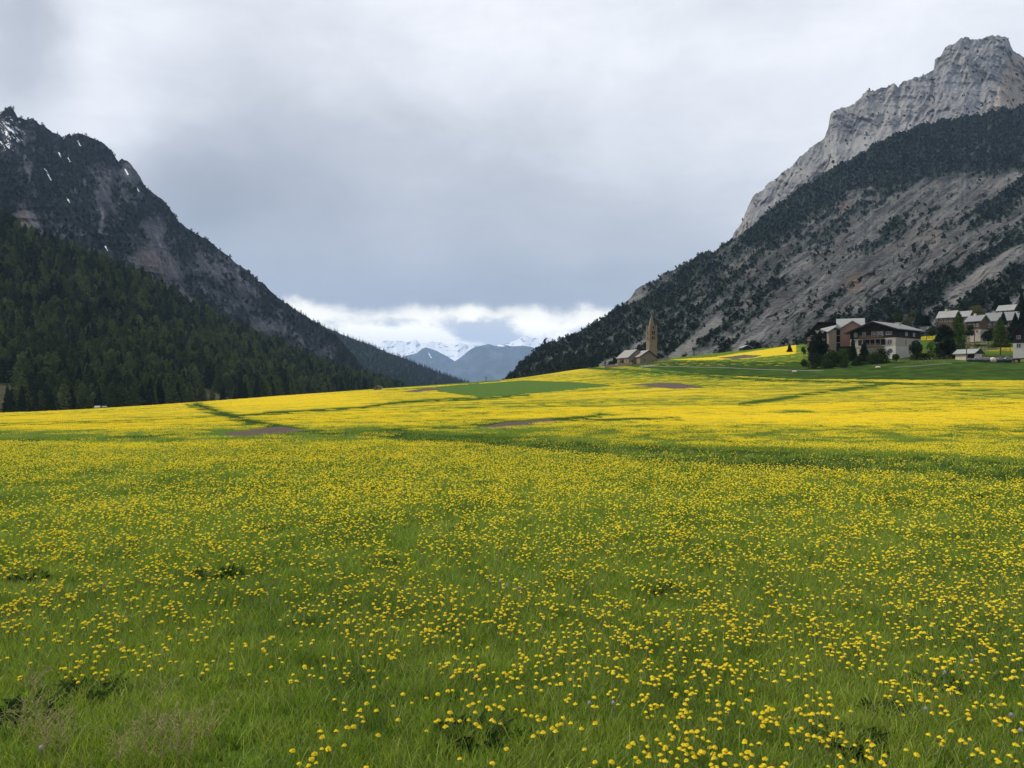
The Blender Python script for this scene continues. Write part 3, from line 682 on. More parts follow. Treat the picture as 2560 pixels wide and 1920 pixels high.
# wooded spur farther down the valley -------------------------------------
def zone_spur(px, py, X, Y, Z):
    n = fbm(px / 30, py / 30, 4, 95); f = fbm(px / 7, py / 9, 4, 96)
    return z3(.85 + .5 * n + .2 * f, .3 + n, 0 * n), z3(0 * n, 0 * n, 0 * n)
ridgeS = [(700, 750, 2300), (780, 800, 2350), (820, 822, 2400), (870, 842, 2400), (925, 862, 2400), (965, 880, 2420), (1000, 892, 2430), (1030, 905, 2440), (1060, 918, 2450), (1100, 934, 2450), (1130, 944, 2460), (1165, 956, 2460), (1200, 972, 2460)]
baseS = [(700, 960, 1500), (900, 985, 1500), (1060, 985, 1600), (1165, 985, 1900), (1200, 990, 2000)]
M_spur = rock_mat('spur_woods', (.060, .066, .055), (.09, .095, .08), (.13, .13, .12), (.16, .16, .15), (.018, .030, .018), sc=.016)
loft('hill', [baseS, ridgeS], 700, 1200, 420, 220, M_spur, zone_spur, (40, 140), (3, 10), seed=43, back=.2, key='spur')

# distant ranges ----------------------------------------------------------
def zone_far(px, py, X, Y, Z):
    n = fbm(px / 24, py / 18, 5, 97)
    top = 0
    snow = .0 + .9 * stroke(px, py, [(1072, 884), (1078, 894)], 2.0) + 1.1 * ell(px, py, 1252, 864, 14, 3) + .5 * ell(px, py, 1060, 880, 8, 2)
    return z3(.55 + n, .15 + n, snow), z3(0 * n, 0 * n, 0 * n)
M_farrock = rock_mat('far_rock', (.06, .07, .09), (.085, .095, .12), (.12, .13, .155), (.17, .17, .17), (.03, .038, .035), sc=.0012)  # blue of the distant air is partly put into the rock colour
def dist(name, pts, Yr, dyb, zf, mtl, seed, jag=(1.2, 14), relief=(300, 1100), base=985):
    L = [(x, y, Yr) for x, y in pts]; B = [(x, max(y + 30, base), Yr - dyb) for x, y in pts]
    loft(name, [B, L], pts[0][0], pts[-1][0], 420, 160, mtl, zf, relief, jag, seed=seed, back=.15)
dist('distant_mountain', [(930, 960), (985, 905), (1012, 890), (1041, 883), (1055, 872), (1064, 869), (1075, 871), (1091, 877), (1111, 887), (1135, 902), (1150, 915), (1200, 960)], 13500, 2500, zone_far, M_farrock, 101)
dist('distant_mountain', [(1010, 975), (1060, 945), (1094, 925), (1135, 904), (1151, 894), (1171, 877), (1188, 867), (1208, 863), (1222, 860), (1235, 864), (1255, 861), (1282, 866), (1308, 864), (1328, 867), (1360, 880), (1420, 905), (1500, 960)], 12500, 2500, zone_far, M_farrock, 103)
def zone_snow(px, py, X, Y, Z):
    n = fbm(px / 30, py / 10, 5, 98); s = fbm(px / 14 + py / 18, py / 8, 5, 99)
    snow = .92 + .9 * s + .3 * n
    return z3(.0 * n, .1 + n, snow), z3(0 * n, 0 * n, 0 * n)
M_snow = rock_mat('snowy_rock', (.22, .26, .34), (.28, .32, .40), (.34, .38, .46), (.2, .2, .2), (.06, .07, .08), snow=(.88, .90, .93), sc=.0016, bump=.6)  # rock tones lightened and blued: distant haze put into the colour
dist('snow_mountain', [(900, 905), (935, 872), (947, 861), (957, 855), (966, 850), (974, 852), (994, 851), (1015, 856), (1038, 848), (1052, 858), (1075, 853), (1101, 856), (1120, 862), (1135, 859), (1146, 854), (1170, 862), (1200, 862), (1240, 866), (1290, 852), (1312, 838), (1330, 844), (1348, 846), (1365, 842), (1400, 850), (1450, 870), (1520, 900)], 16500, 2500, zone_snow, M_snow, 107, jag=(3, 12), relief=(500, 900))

# ------------------------------------------------------------------ plants: meshes
def quads_mesh(C, U, V):
    n = len(C)
    v = np.stack([C - U - V, C + U - V, C + U + V, C - U + V], 1).reshape(-1, 3)
    return v, np.arange(4 * n).reshape(n, 4)
def unit(a): return a / np.maximum(np.linalg.norm(a, axis=-1, keepdims=True), 1e-9)
def cat(parts):
    """parts: list of (v, faces(M,k), matindex)"""
    V = []; Fs = []; MI = []; o = 0
    for v, f, m in parts:
        V.append(v); Fs.append(np.asarray(f) + o); MI.append(np.full(len(f), m)); o += len(v)
    return np.concatenate(V), Fs, np.concatenate(MI)
def cone_tube(p0, p1, r0, r1, k=5):
    t = np.arange(k) * 2 * np.pi / k
    d = unit(np.array(p1, float) - np.array(p0, float)); a = unit(np.cross(d, [0.3, .9, .1])); b = np.cross(d, a)
    c = np.cos(t)[:, None] * a + np.sin(t)[:, None] * b
    v = np.concatenate([np.array(p0) + c * r0, np.array(p1) + c * r1])
    i = np.arange(k); j = (i + 1) % k
    return v, np.stack([i, j, j + k, i + k], -1)
def spruce_crown(h, r, nb, seed, z0=.1, droop=.35, full=.75):
    g = np.random.default_rng(seed)
    t = np.sort(g.random(nb) ** 1.15); z = h * (z0 + (1 - z0) * t)
    R = r * ((1 - t) ** full) * (.62 + .5 * g.random(nb)) + .02 * r
    a = np.arange(nb) * 2.399 + g.random(nb) * .8
    d = np.stack([np.cos(a), np.sin(a), 0 * a], -1); s = np.stack([-np.sin(a), np.cos(a), 0 * a], -1)
    base = np.stack([0 * a, 0 * a, z + R * .25], -1)
    dz = (-droop * (.7 + .6 * g.random(nb)) * R)[:, None] * np.array([0, 0, 1.])
    tip = base + d * R[:, None] + dz
    m = base + d * (R * .55)[:, None] + dz * .35
    w = (R * .34 + .015 * h)[:, None]
    up = np.array([0, 0, 1.])
    lft = m + s * w - up * w * .35; rgt = m - s * w - up * w * .35
    low = m - up * (w * .9)
    v = np.stack([base, lft, tip, rgt, low], 1).reshape(-1, 3)
    o = np.arange(nb)[:, None] * 5
    f = np.concatenate([o + [0, 1, 2], o + [0, 2, 3], o + [0, 4, 2]])
    return v, f
def leafy(shape, n, size, seed, flat=.6):
    """shape(g,n)->points in the crown; small leaf clumps as random quads"""
    g = np.random.default_rng(seed); C = shape(g, n)
    U = unit(g.normal(size=(n, 3)) * [1, 1, flat]); W = unit(np.cross(U, g.normal(size=(n, 3))))
    s = size * (.5 + g.random(n))[:, None]
    return quads_mesh(C, U * s, W * s * .7)
def cone_shape(h, r, z0=.12, pw=.8, shell=.5):
    def f(g, n):
        t = g.random(n) ** 1.25; a = g.random(n) * 2 * np.pi
        R = r * (1 - t) ** pw * (shell + (1 - shell) * g.random(n)) * (1 + .22 * np.sin(a * 3 + t * 9) + .14 * np.sin(t * 42 + a))
        return np.stack([R * np.cos(a), R * np.sin(a), h * (z0 + (1 - z0) * t)], -1)
    return f
def blob_shape(blobs):
    def f(g, n):
        w = np.array([b[3] ** 2 for b in blobs]); k = g.choice(len(blobs), n, p=w / w.sum())
        B = np.array(blobs)[k]; d = unit(g.normal(size=(n, 3))); rr = (.55 + .5 * g.random(n))[:, None] * B[:, 3:4]
        return B[:, :3] + d * rr * [1, 1, .85]
    return f
def rand_blobs(seed, n, w, h, z0=0.1, r=.3):
    g = np.random.default_rng(seed); out = []
    for i in range(n):
        t = g.random(); a = g.random() * 6.283; q = w * .5 * (1 - r) * math.sqrt(g.random()) * (1 - .5 * t)
        out.append((q * math.cos(a), q * math.sin(a), h * (z0 + (1 - z0 - r * .5) * t), w * r * (.5 + .6 * g.random()) * (1 - .35 * t)))
    return out

SRC = {}
def src_collection(name, items):
    """an unlinked collection of source meshes for the scattered stuff"""
    c = bpy.data.collections.new(name)
    for i, me in enumerate(items):
        o = bpy.data.objects.new("%s_%03d" % (name, i), me); c.objects.link(o)
    return c
def scatter(name, pts, rz, sc, idx, coll, tilt=None):
    n = len(pts)
    me = bpy.data.meshes.new(name); me.vertices.add(n); me.vertices.foreach_set('co', np.asarray(pts, np.float32).ravel())
    a = me.attributes.new('rot', 'FLOAT_VECTOR', 'POINT'); r = np.zeros((n, 3), np.float32); r[:, 2] = rz
    if tilt is not None: r[:, 0] = tilt[:, 0]; r[:, 1] = tilt[:, 1]
    a.data.foreach_set('vector', r.ravel())
    a = me.attributes.new('scl', 'FLOAT', 'POINT'); a.data.foreach_set('value', np.asarray(sc, np.float32))
    a = me.attributes.new('pick', 'INT', 'POINT'); a.data.foreach_set('value', np.asarray(idx, np.int32))
    o = link(name, me)
    ng = bpy.data.node_groups.new(name + '_scatter', 'GeometryNodeTree')
    ng.interface.new_socket('Geometry', in_out='INPUT', socket_type='NodeSocketGeometry')
    ng.interface.new_socket('Geometry', in_out='OUTPUT', socket_type='NodeSocketGeometry')
    N = ng.nodes; L = ng.links
    gi = N.new('NodeGroupInput'); go = N.new('NodeGroupOutput')
    ip = N.new('GeometryNodeInstanceOnPoints'); ci = N.new('GeometryNodeCollectionInfo')
    ci.inputs['Collection'].default_value = coll; ci.inputs['Separate Children'].default_value = True; ci.inputs['Reset Children'].default_value = True
    def na(nm, t):
        x = N.new('GeometryNodeInputNamedAttribute'); x.data_type = t; x.inputs['Name'].default_value = nm
        return next(s for s in x.outputs if s.enabled and s.name == 'Attribute')
    mp = N.new('GeometryNodeMeshToPoints')
    L.new(gi.outputs[0], mp.inputs[0]); L.new(mp.outputs[0], ip.inputs['Points'])
    L.new(ci.outputs[0], ip.inputs['Instance']); ip.inputs['Pick Instance'].default_value = True
    L.new(na('pick', 'INT'), ip.inputs['Instance Index'])
    e2r = N.new('FunctionNodeEulerToRotation'); L.new(na('rot', 'FLOAT_VECTOR'), e2r.inputs[0]); L.new(e2r.outputs[0], ip.inputs['Rotation'])
    L.new(na('scl', 'FLOAT'), ip.inputs['Scale'])
    L.new(ip.outputs[0], go.inputs[0])
    md = o.modifiers.new('scatter', 'NODES'); md.node_group = ng
    return o

# ------------------------------------------------------------------ forests
def tree_parts(kind, seed):
    """unit trees, height 1"""
    if kind == 'spruce': cr = spruce_crown(1, .23, 120, seed, .06, .35); m = M_forest
    elif kind == 'larch': cr = leafy(cone_shape(1, .29, .12, .62, .35), 380, .036, seed); m = M_forest
    elif kind == 'wide': cr = leafy(cone_shape(1, .38, .14, .5, .3), 400, .042, seed); m = M_forest
    return cr, m
def unit_tree(kind, seed, mat, trunkmat=M_bark):
    cr, _ = tree_parts(kind, seed); tk = cone_tube((0, 0, -.05), (0, 0, .9), .014, .003)
    return cr, tk
def joined_tree(name, kind, seed, mat):
    cr, tk = unit_tree(kind, seed, mat)
    if cr[1].shape[1] == 3:
        v, f, mi = cat([(cr[0], cr[1], 0), (tk[0], tk[1], 1)])
    else: v, f, mi = cat([(cr[0], cr[1], 0), (tk[0], tk[1], 1)])
    return mesh_np(name, v, f, [mat, M_bark], mi)
forest_src = [joined_tree('t', k, s, M_forest) for k, s in (('spruce', 1), ('spruce', 2), ('larch', 3), ('larch', 4), ('wide', 5), ('spruce', 6))]
def small_tree(kind, seed, mat, n):
    if kind == 0: cr = spruce_crown(1, .27, n, seed, .05, .3)
    else: cr = leafy(blob_shape(rand_blobs(seed, 6, .9, 1, .1, .34)), n, .10, seed)
    v, f, mi = cat([(cr[0], cr[1], 0)])
    return mesh_np('t', v, f, [mat], mi)
pine_src = [small_tree(0, 11, M_pine, 36), small_tree(0, 12, M_pine, 36), small_tree(1, 13, M_pine, 60), small_tree(1, 14, M_pine, 60)]
C_forest = src_collection('forest_tree', forest_src)
C_pine = src_collection('pine_tree', pine_src)


def thin(p, cell, seed=0):
    k = np.floor(p[:, :2] / cell).astype(np.int64); h = k[:, 0] * 1000003 + k[:, 1]
    return p[np.unique(h, return_index=True)[1]]
def build_forest():
    g = np.random.default_rng(5)
    p = thin(scatter_on('hill', 12000, 5, 0, 1, .3), 4.6)
    n = len(p); hgt = 9.5 + 6.5 * g.random(n); kind = g.choice(6, n, p=[.18, .14, .24, .2, .12, .12])
    rz = g.random(n) * 6.28; p[:, 2] -= .4
    px, py = proj(p[:, 0], p[:, 1], p[:, 2] + hgt)
    crest = np.interp(px, [0, 240, 500, 740, 950], [1033, 1018, 1008, 985, 970])
    vis = (px > 6) & (px < 1000) & (py < crest - 4)
    score = np.where(vis, hgt / p[:, 1] * (1 - .5 * (kind == 6)), 0)
    order = np.argsort(-score); one = order[:290]; rest = order[290:]
    crowns = []; trunks = []
    for k, (kd, s) in enumerate((('spruce', 1), ('spruce', 2), ('larch', 3), ('larch', 4), ('wide', 5), ('spruce', 6))):
        mt = M_spruce if kd == 'spruce' else M_larch
        if kd == 'spruce': cr = spruce_crown(1, .21, 260, s, .06, .35)
        else: cr = leafy(cone_shape(1, .28 if kd == 'larch' else .38, .10, .58, .3), 800, .028, s)
        crowns.append(mesh_np('crown', cr[0], cr[1], [mt]))
        tk = cone_tube((0, 0, -.05), (0, 0, .9), .014, .003, 6); trunks.append(mesh_np('trunk', tk[0], tk[1], [M_bark]))
    for i in one:
        sp = crowns[kind[i]].materials[0] == M_spruce
        t = empty('spruce_tree' if sp else 'larch_tree', p[i], rz[i],
                  'dark narrow spruce in the front ranks of the forest under the left slope' if sp else 'soft green larch in the front ranks of the forest under the left slope',
                  'tree', 'spruces of the left forest' if sp else 'larches of the left forest')
        t.scale = (hgt[i],) * 3
        link('crown', crowns[kind[i]], t); link('trunk', trunks[kind[i]], t)
    tag(scatter('forest', p[rest], rz[rest], hgt[rest], kind[rest], C_forest), 'dense mixed larch and spruce forest covering the lower left slope', 'forest', kind='stuff')
    # woods on the mountains: far off, one mass each
    p = thin(scatter_on('mountain', 22000, 6, 0, 1.5, .3, lambda a, b: (a > -500)), 5.5); n = len(p)
    tag(scatter('mountain_forest', p, g.random(n) * 6.28, 2.2 + 3.6 * g.random(n), g.choice([0, 1, 2, 3], n), C_pine), 'dark pines clinging to the rocky mountain at the left', 'forest', kind='stuff')
    p = thin(scatter_on('spur', 7000, 7, 0, 1, .3), 9.); n = len(p)
    tag(scatter('spur_forest', p, g.random(n) * 6.28, 9 + 7 * g.random(n), g.choice([0, 1], n), C_pine), 'wooded spur beyond the left mountain sloping into the valley', 'forest', kind='stuff')
    p = thin(scatter_on('mountain_slope', 60000, 8, 0, 1.5, .22, lambda a, b: (a < 2900)), 2.5); n = len(p)
    tag(scatter('slope_pines', p, g.random(n) * 6.28, 1.3 + 3.6 * g.random(n) ** 2, g.choice(4, n, p=[.25, .25, .25, .25]), C_pine), 'scattered dark pines and bushes on the stony right slope', 'forest', kind='stuff')
    p = scatter_on('mountain_peak', 800, 9, 0, 1.5, .1, lambda a, b: (a < 2900)); n = len(p)
    tag(scatter('crag_bushes', p, g.random(n) * 6.28, 2 + 4 * g.random(n), g.choice([2, 3], n), C_pine), 'sparse bushes on ledges of the pale limestone peak', 'bushes', kind='stuff')
build_forest()

# ------------------------------------------------------------------ meadow: grass and dandelions
def tuft(n, R, h0, h1, w, seed, lev=3):
    g = np.random.default_rng(seed)
    r = R * np.sqrt(g.random(n)); a = g.random(n) * 6.283
    b = np.stack([r * np.cos(a), r * np.sin(a), np.full(n, -.02)], -1)
    hh = h0 + (h1 - h0) * g.random(n) ** 1.4
    la = g.random(n) * 6.283; ln = np.stack([np.cos(la), np.sin(la), 0 * la], -1) * (hh * (.15 + .55 * g.random(n)))[:, None]
    fa = g.random(n) * 6.283; sd = np.stack([np.cos(fa), np.sin(fa), 0 * fa], -1) * (w * (.6 + .8 * g.random(n)))[:, None]
    V = []
    for k in range(lev + 1):
        t = k / lev; c = b + ln * t ** 2 + np.array([0, 0, 1.]) * (hh * (t - .18 * t * t))[:, None]
        wd = (1 - t) ** .7 if k < lev else .04
        V += [c - sd * wd, c + sd * wd]
    v = np.stack(V, 1).reshape(-1, 3); o = np.arange(n)[:, None] * (2 * (lev + 1))
    f = np.concatenate([o + [2 * k, 2 * k + 1, 2 * k + 3, 2 * k + 2] for k in range(lev)])
    return v, f
def head_geo(seed, r=.021, petals=16, rings=2):
    """dandelion flower: rings of strap petals round a domed middle"""
    g = np.random.default_rng(seed); V = []; Fc = []; o = 0
    for q in range(rings):
        m = int(petals * (1 - .25 * q)); a = np.arange(m) / m * 6.283 + q * .2 + g.random(m) * .15
        rr = r * (1 - .27 * q) * (.85 + .25 * g.random(m)); zt = .001 + .003 * q + .003 * (g.random(m) - .5); w = .42 * rr * 6.283 / m * 1.25
        d = np.stack([np.cos(a), np.sin(a), 0 * a], -1); s = np.stack([-np.sin(a), np.cos(a), 0 * a], -1)
        i = d * (r * .2) + [0, 0, .001 + .003 * q]; mid = d * (rr * .7)[:, None] + np.stack([0 * a, 0 * a, zt + .003], -1); tp = d * rr[:, None] + np.stack([0 * a, 0 * a, zt - .002], -1)
        v = np.stack([i - s * .002, i + s * .002, mid + s * w[:, None], tp + s * (w * .6)[:, None], tp - s * (w * .6)[:, None], mid - s * w[:, None]], 1).reshape(-1, 3)
        V.append(v); k = np.arange(m)[:, None] * 6 + o; Fc.append(np.concatenate([k + [0, 1, 2, 5], k + [5, 2, 3, 4]])); o += len(v)
    k = 8; t = np.arange(k) * 6.283 / k
    c = [np.stack([np.cos(t) * r * q, np.sin(t) * r * q, 0 * t + z], -1) for q, z in ((.74, .001), (.56, .0055), (.24, .0075))]
    v = np.concatenate(c); i = np.arange(k); j = (i + 1) % k
    V.append(v); Fc.append(np.concatenate([np.stack([i, j, j + k, i + k], -1), np.stack([i + k, j + k, j + 2 * k, i + 2 * k], -1), np.array([[16, 18, 20, 22]])]) + o)
    return np.concatenate(V), np.concatenate(Fc)
def stem_geo(h, seed, r=.0022, up=0.0):
    g = np.random.default_rng(seed); lx, ly = (g.random(2) - .5) * h * .35
    ps = [(lx * (1 - t) ** 2, ly * (1 - t) ** 2, -h * (1 - t)) for t in (0, .5, 1)]
    V = []; Fc = []; o = 0
    for p, q in zip(ps[:-1], ps[1:]):
        v, f = cone_tube(p, q, r, r, 5); V.append(v); Fc.append(f + o); o += len(v)
    v, f = cone_tube((0, 0, -.009), (0, 0, .0), .003, .006, 7); V.append(v); Fc.append(f + o)
    return np.concatenate(V), np.concatenate(Fc)
def low_heads(n, R, seed, r=.021, sides=5, square=False):
    g = np.random.default_rng(seed)
    if square: b = np.stack([(g.random(n) - .5) * 2 * R, (g.random(n) - .5) * 2 * R], -1)
    else:
        q = R * np.sqrt(g.random(n)); a = g.random(n) * 6.283; b = np.stack([q * np.cos(a), q * np.sin(a)], -1)
    z = .05 + .08 * g.random(n); t = np.arange(sides) * 6.283 / sides; s = r * (.7 + .5 * g.random(n))
    tx, ty = (g.random(n) - .5) * .8, (g.random(n) - .5) * .8
    rim = np.stack([b[:, :1] + s[:, None] * np.cos(t), b[:, 1:] + s[:, None] * np.sin(t), z[:, None] - .003 + s[:, None] * (tx[:, None] * np.cos(t) + ty[:, None] * np.sin(t))], -1)
    top = np.stack([b[:, 0] + tx * -.004, b[:, 1] + ty * -.004, z + .010 * s / r], -1)
    v = np.concatenate([rim, top[:, None]], 1).reshape(-1, 3); o = np.arange(n)[:, None] * (sides + 1)
    f = np.concatenate([o + [i, (i + 1) % sides, sides] for i in range(sides)])
    return v, f
def wedge(n, y0, y1, g, margin=1.10, off=0.0):
    """random places in front of the viewer between two depths, evenly by area"""
    y = np.sqrt(y0 * y0 + (y1 * y1 - y0 * y0) * g.random(n)); x = (g.random(n) * 2 - 1) * y * 1280 / F * margin
    return x, y
def build_grass():
    g = np.random.default_rng(77)
    src = [mesh_np('g', *tuft(48, .13, .07, .19, .0036, s), mats=[M_grass]) for s in range(4)]
    src += [mesh_np('g', *tuft(40, .20, .07, .20, .0052, 20 + s, 2), mats=[M_grass]) for s in range(3)]
    src += [mesh_np('g', *tuft(60, .55, .07, .19, .011, 30 + s, 2), mats=[M_grass]) for s in range(3)]
    src += [mesh_np('g', *tuft(50, .12, .15, .30, .0035, 40 + s), mats=[M_grass]) for s in range(2)]
    src += [mesh_np('g', *tuft(16, .05, .06, .13, .010, 45 + s), mats=[M_grass]) for s in range(2)]
    C = src_collection('grass_tuft', src)
    X = []; Y = []; I = []; S = []
    for y0, y1, n, ids in ((3.6, 9.5, 6500, (0, 1, 2, 3)), (9.5, 20, 15000, (4, 5, 6)), (20, 46, 15000, (7, 8, 9))):
        x, y = wedge(n, y0, y1, g, 1.15); X.append(x); Y.append(y); I.append(g.choice(ids, n)); S.append(.75 + .5 * g.random(n) + .25 * fbm(x / 1.3, y / 1.3, 3, 61))
    x, y = wedge(500, 3.8, 14, g, 1.1); k = fbm(x / .8, y / .8, 3, 62) > .12; x, y = x[k], y[k]
    X.append(x); Y.append(y); I.append(g.choice((10, 11), len(x))); S.append(.7 + .4 * g.random(len(x)))
    x, y = wedge(9000, 3.8, 16, g, 1.1); X.append(x); Y.append(y); I.append(g.choice((12, 13), len(x))); S.append(.7 + .6 * g.random(len(x)))
    X, Y, I, S = map(np.concatenate, (X, Y, I, S)); fm = field_map(X, Y, gz(X, Y)); k = (fm[1] < .3) & (fm[2] < .3) & ((fm[4] < .35) | (g.random(len(X)) < .12)); X, Y, I, S = X[k], Y[k], I[k], S[k]
    tag(scatter('grass', np.stack([X, Y, gz(X, Y)], -1), g.random(len(X)) * 6.28, S, I, C), 'spring grass growing over the near meadow', 'grass', kind='stuff')
build_grass()

def build_dandelions():
    g = np.random.default_rng(99)
    def lone(seed, pet, rings, h):
        hv, hf = head_geo(seed, r=.0155, petals=pet, rings=rings); sv, sf = stem_geo(h, seed)
        v, f, mi = cat([(hv, hf, 0), (sv, sf, 1)]); return mesh_np('d', v, f, [M_petal, M_stem], mi)
    src = [lone(s, 14, 2, .17) for s in range(4)] + [mesh_np('d', *low_heads(1, 0, 410 + s, r=.021, sides=7), mats=[M_petal]) for s in range(3)]
    src += [mesh_np('d', *low_heads(105, .52, 50 + s, r=.017), mats=[M_petal]) for s in range(4)]
    src += [mesh_np('d', *low_heads(230, .75, 60 + s, r=.018), mats=[M_petal]) for s in range(3)]
    for s in range(2):
        hv, hf = cone_tube((0, 0, -.012), (0, 0, .008), .0045, .0035, 7); tv, tf = cone_tube((0, 0, .004), (0, 0, .011), .003, .004, 7); sv, sf = stem_geo(.12, 400 + s, .0018)
        v, f, mi = cat([(hv, hf, 1), (tv, tf, 0), (sv, sf, 1)]); src.append(mesh_np('d', v, f, [M_petal, M_bud], mi))
    C = src_collection('dandelion', src)
    PX = []; PY = []; PI = []; PH = []
    def keep(x, y, amp, sc):
        z = gz(x, y); d = field_map(x, y, z)[0]
        return g.random(len(x)) < np.clip(d * 1.0 + (amp * fbm(x / sc, y / sc, 3, 66) + .45 * fbm(x / 1.9, y / 2.6, 3, 67)) * (d > .04), 0, 1)
    x, y = wedge(50000, 3.7, 16, g, 1.12); k = keep(x, y, 1.1, .45); x, y = x[k], y[k]
    one_x, one_y = x, y
    x, y = wedge(120000, 16, 30, g, 1.12); k = keep(x, y, .9, .6); x, y = x[k], y[k]
    PX.append(x); PY.append(y); PI.append(g.choice((4, 5, 6), len(x))); PH.append(.05 + .08 * g.random(len(x)))
    x, y = wedge(8500, 29, 80, g, 1.15); k = keep(x, y, .8, 2.5); x, y = x[k], y[k]
    PX.append(x); PY.append(y); PI.append(g.choice((7, 8, 9, 10), len(x))); PH.append(0 * x)
    x, y = wedge(26000, 70, 320, g, 1.2); k = keep(x, y, .9, 7) & (g.random(len(x)) < .78); k &= ((x - 0) * 0 + 1 > 0); x, y = x[k], y[k]
    PX.append(x); PY.append(y); PI.append(g.choice((11, 12, 13), len(x))); PH.append(0 * x)
    # the nearest flowers, one by one
    hh = .10 + .12 * g.random(len(one_x)); z = gz(one_x, one_y)
    px, py = proj(one_x, one_y, z + hh); inside = (px > 8) & (px < 2552) & (py < 1908)
    order = np.argsort(np.where(inside, one_y, 1e6)); one = order[:292]; rest = order[292:]
    heads = [mesh_np('flower_head', *head_geo(200 + s, r=.0158, petals=18, rings=3), mats=[M_petal]) for s in range(5)]
    stems = [mesh_np('stem', *stem_geo(.2, 300 + s), mats=[M_stem]) for s in range(5)]
    for i in one:
        t = empty('dandelion', (one_x[i], one_y[i], z[i] + hh[i]), g.random() * 6.28, 'yellow dandelion in flower on a thin stem in the nearest strip of meadow', 'flower', 'dandelions at the near edge of the meadow')
        t.rotation_euler = ((g.random() - .35) * .6, (g.random() - .5) * .5, g.random() * 6.28); t.scale = (.88 + .38 * g.random(),) * 3
        link('flower_head', heads[i % 5], t); link('stem', stems[i % 5], t)
    dome = g.random(len(rest)) < sstep(7.0, 14.0, one_y[rest]); bud = (~dome) & (g.random(len(rest)) < .12)
    PX.append(one_x[rest]); PY.append(one_y[rest]); PI.append(np.where(dome, g.choice((4, 5, 6), len(rest)), np.where(bud, g.choice((14, 15), len(rest)), g.choice(4, len(rest))))); PH.append(hh[rest] - .07 * dome)
    X, Y, I, HH = map(np.concatenate, (PX, PY, PI, PH)); n = len(X)
    sc_ = np.where((I >= 4) & (I < 7), .84, 1.0); tilt = np.where(I[:, None] < 7, (g.random((n, 2)) - .5) * .55, 0)
    tag(scatter('dandelions', np.stack([X, Y, gz(X, Y) + HH], -1), g.random(n) * 6.28, (.8 + .4 * g.random(n)) * sc_, I, C, tilt), 'yellow dandelions in flower all over the valley meadows', 'flowers', kind='stuff')
    # gone-to-seed clocks
    gg = np.random.default_rng(3)
    d = unit(gg.normal(size=(420, 3))); a = unit(np.cross(d, gg.normal(size=(420, 3)))); b = np.cross(d, a)
    fv, ff = quads_mesh(d * (.008 + .009 * gg.random((420, 1))), a * .0016, b * .0016); sv, sf = cone_tube((0, 0, 0), (0, 0, .001), .006, .006, 6)
    puff = mesh_np('seed_head', fv, ff, [M_fluff])
    names = {1473: 'white dandelion clock beside two yellow flowers, low in the centre of the meadow', 1533: 'faint dandelion clock right of the centre clock near a few yellow flowers', 2362: 'white dandelion clock standing in a green gap at the right of the meadow', 2430: 'white dandelion clock touching a yellow flower at the right of the meadow',
             2314: 'white dandelion clock under a small yellow flower in the lower right meadow', 2528: 'white dandelion clock near the right edge of the meadow', 2556: 'white dandelion clock cut by the right edge at the end of a dry stem', 103: 'pale dandelion clock in the brown weeds at the lower left corner'}
    for x_, y_ in ((1473, 1758), (1533, 1756), (2362, 1682), (2430, 1654), (2314, 1774), (2528, 1788), (2551, 1824), (103, 1875), (1224, 1454), (1250, 1456), (1267, 1465), (1304, 1472), (1256, 1469), (1292, 1474)):
        Yq = (H - .2) * F / (y_ - 960); xx = (x_ - 1280) / F * Yq
        t = empty('dandelion_clock', (xx, Yq, gzf(xx, Yq) + .2), 0, names.get(x_, 'white dandelion clock in a loose cluster in the middle of the meadow'), 'seed head', None if x_ in names else 'dandelion clocks in the middle of the meadow')
        link('seed_head', puff, t); link('stem', stems[x_ % 5], t)
build_dandelions()

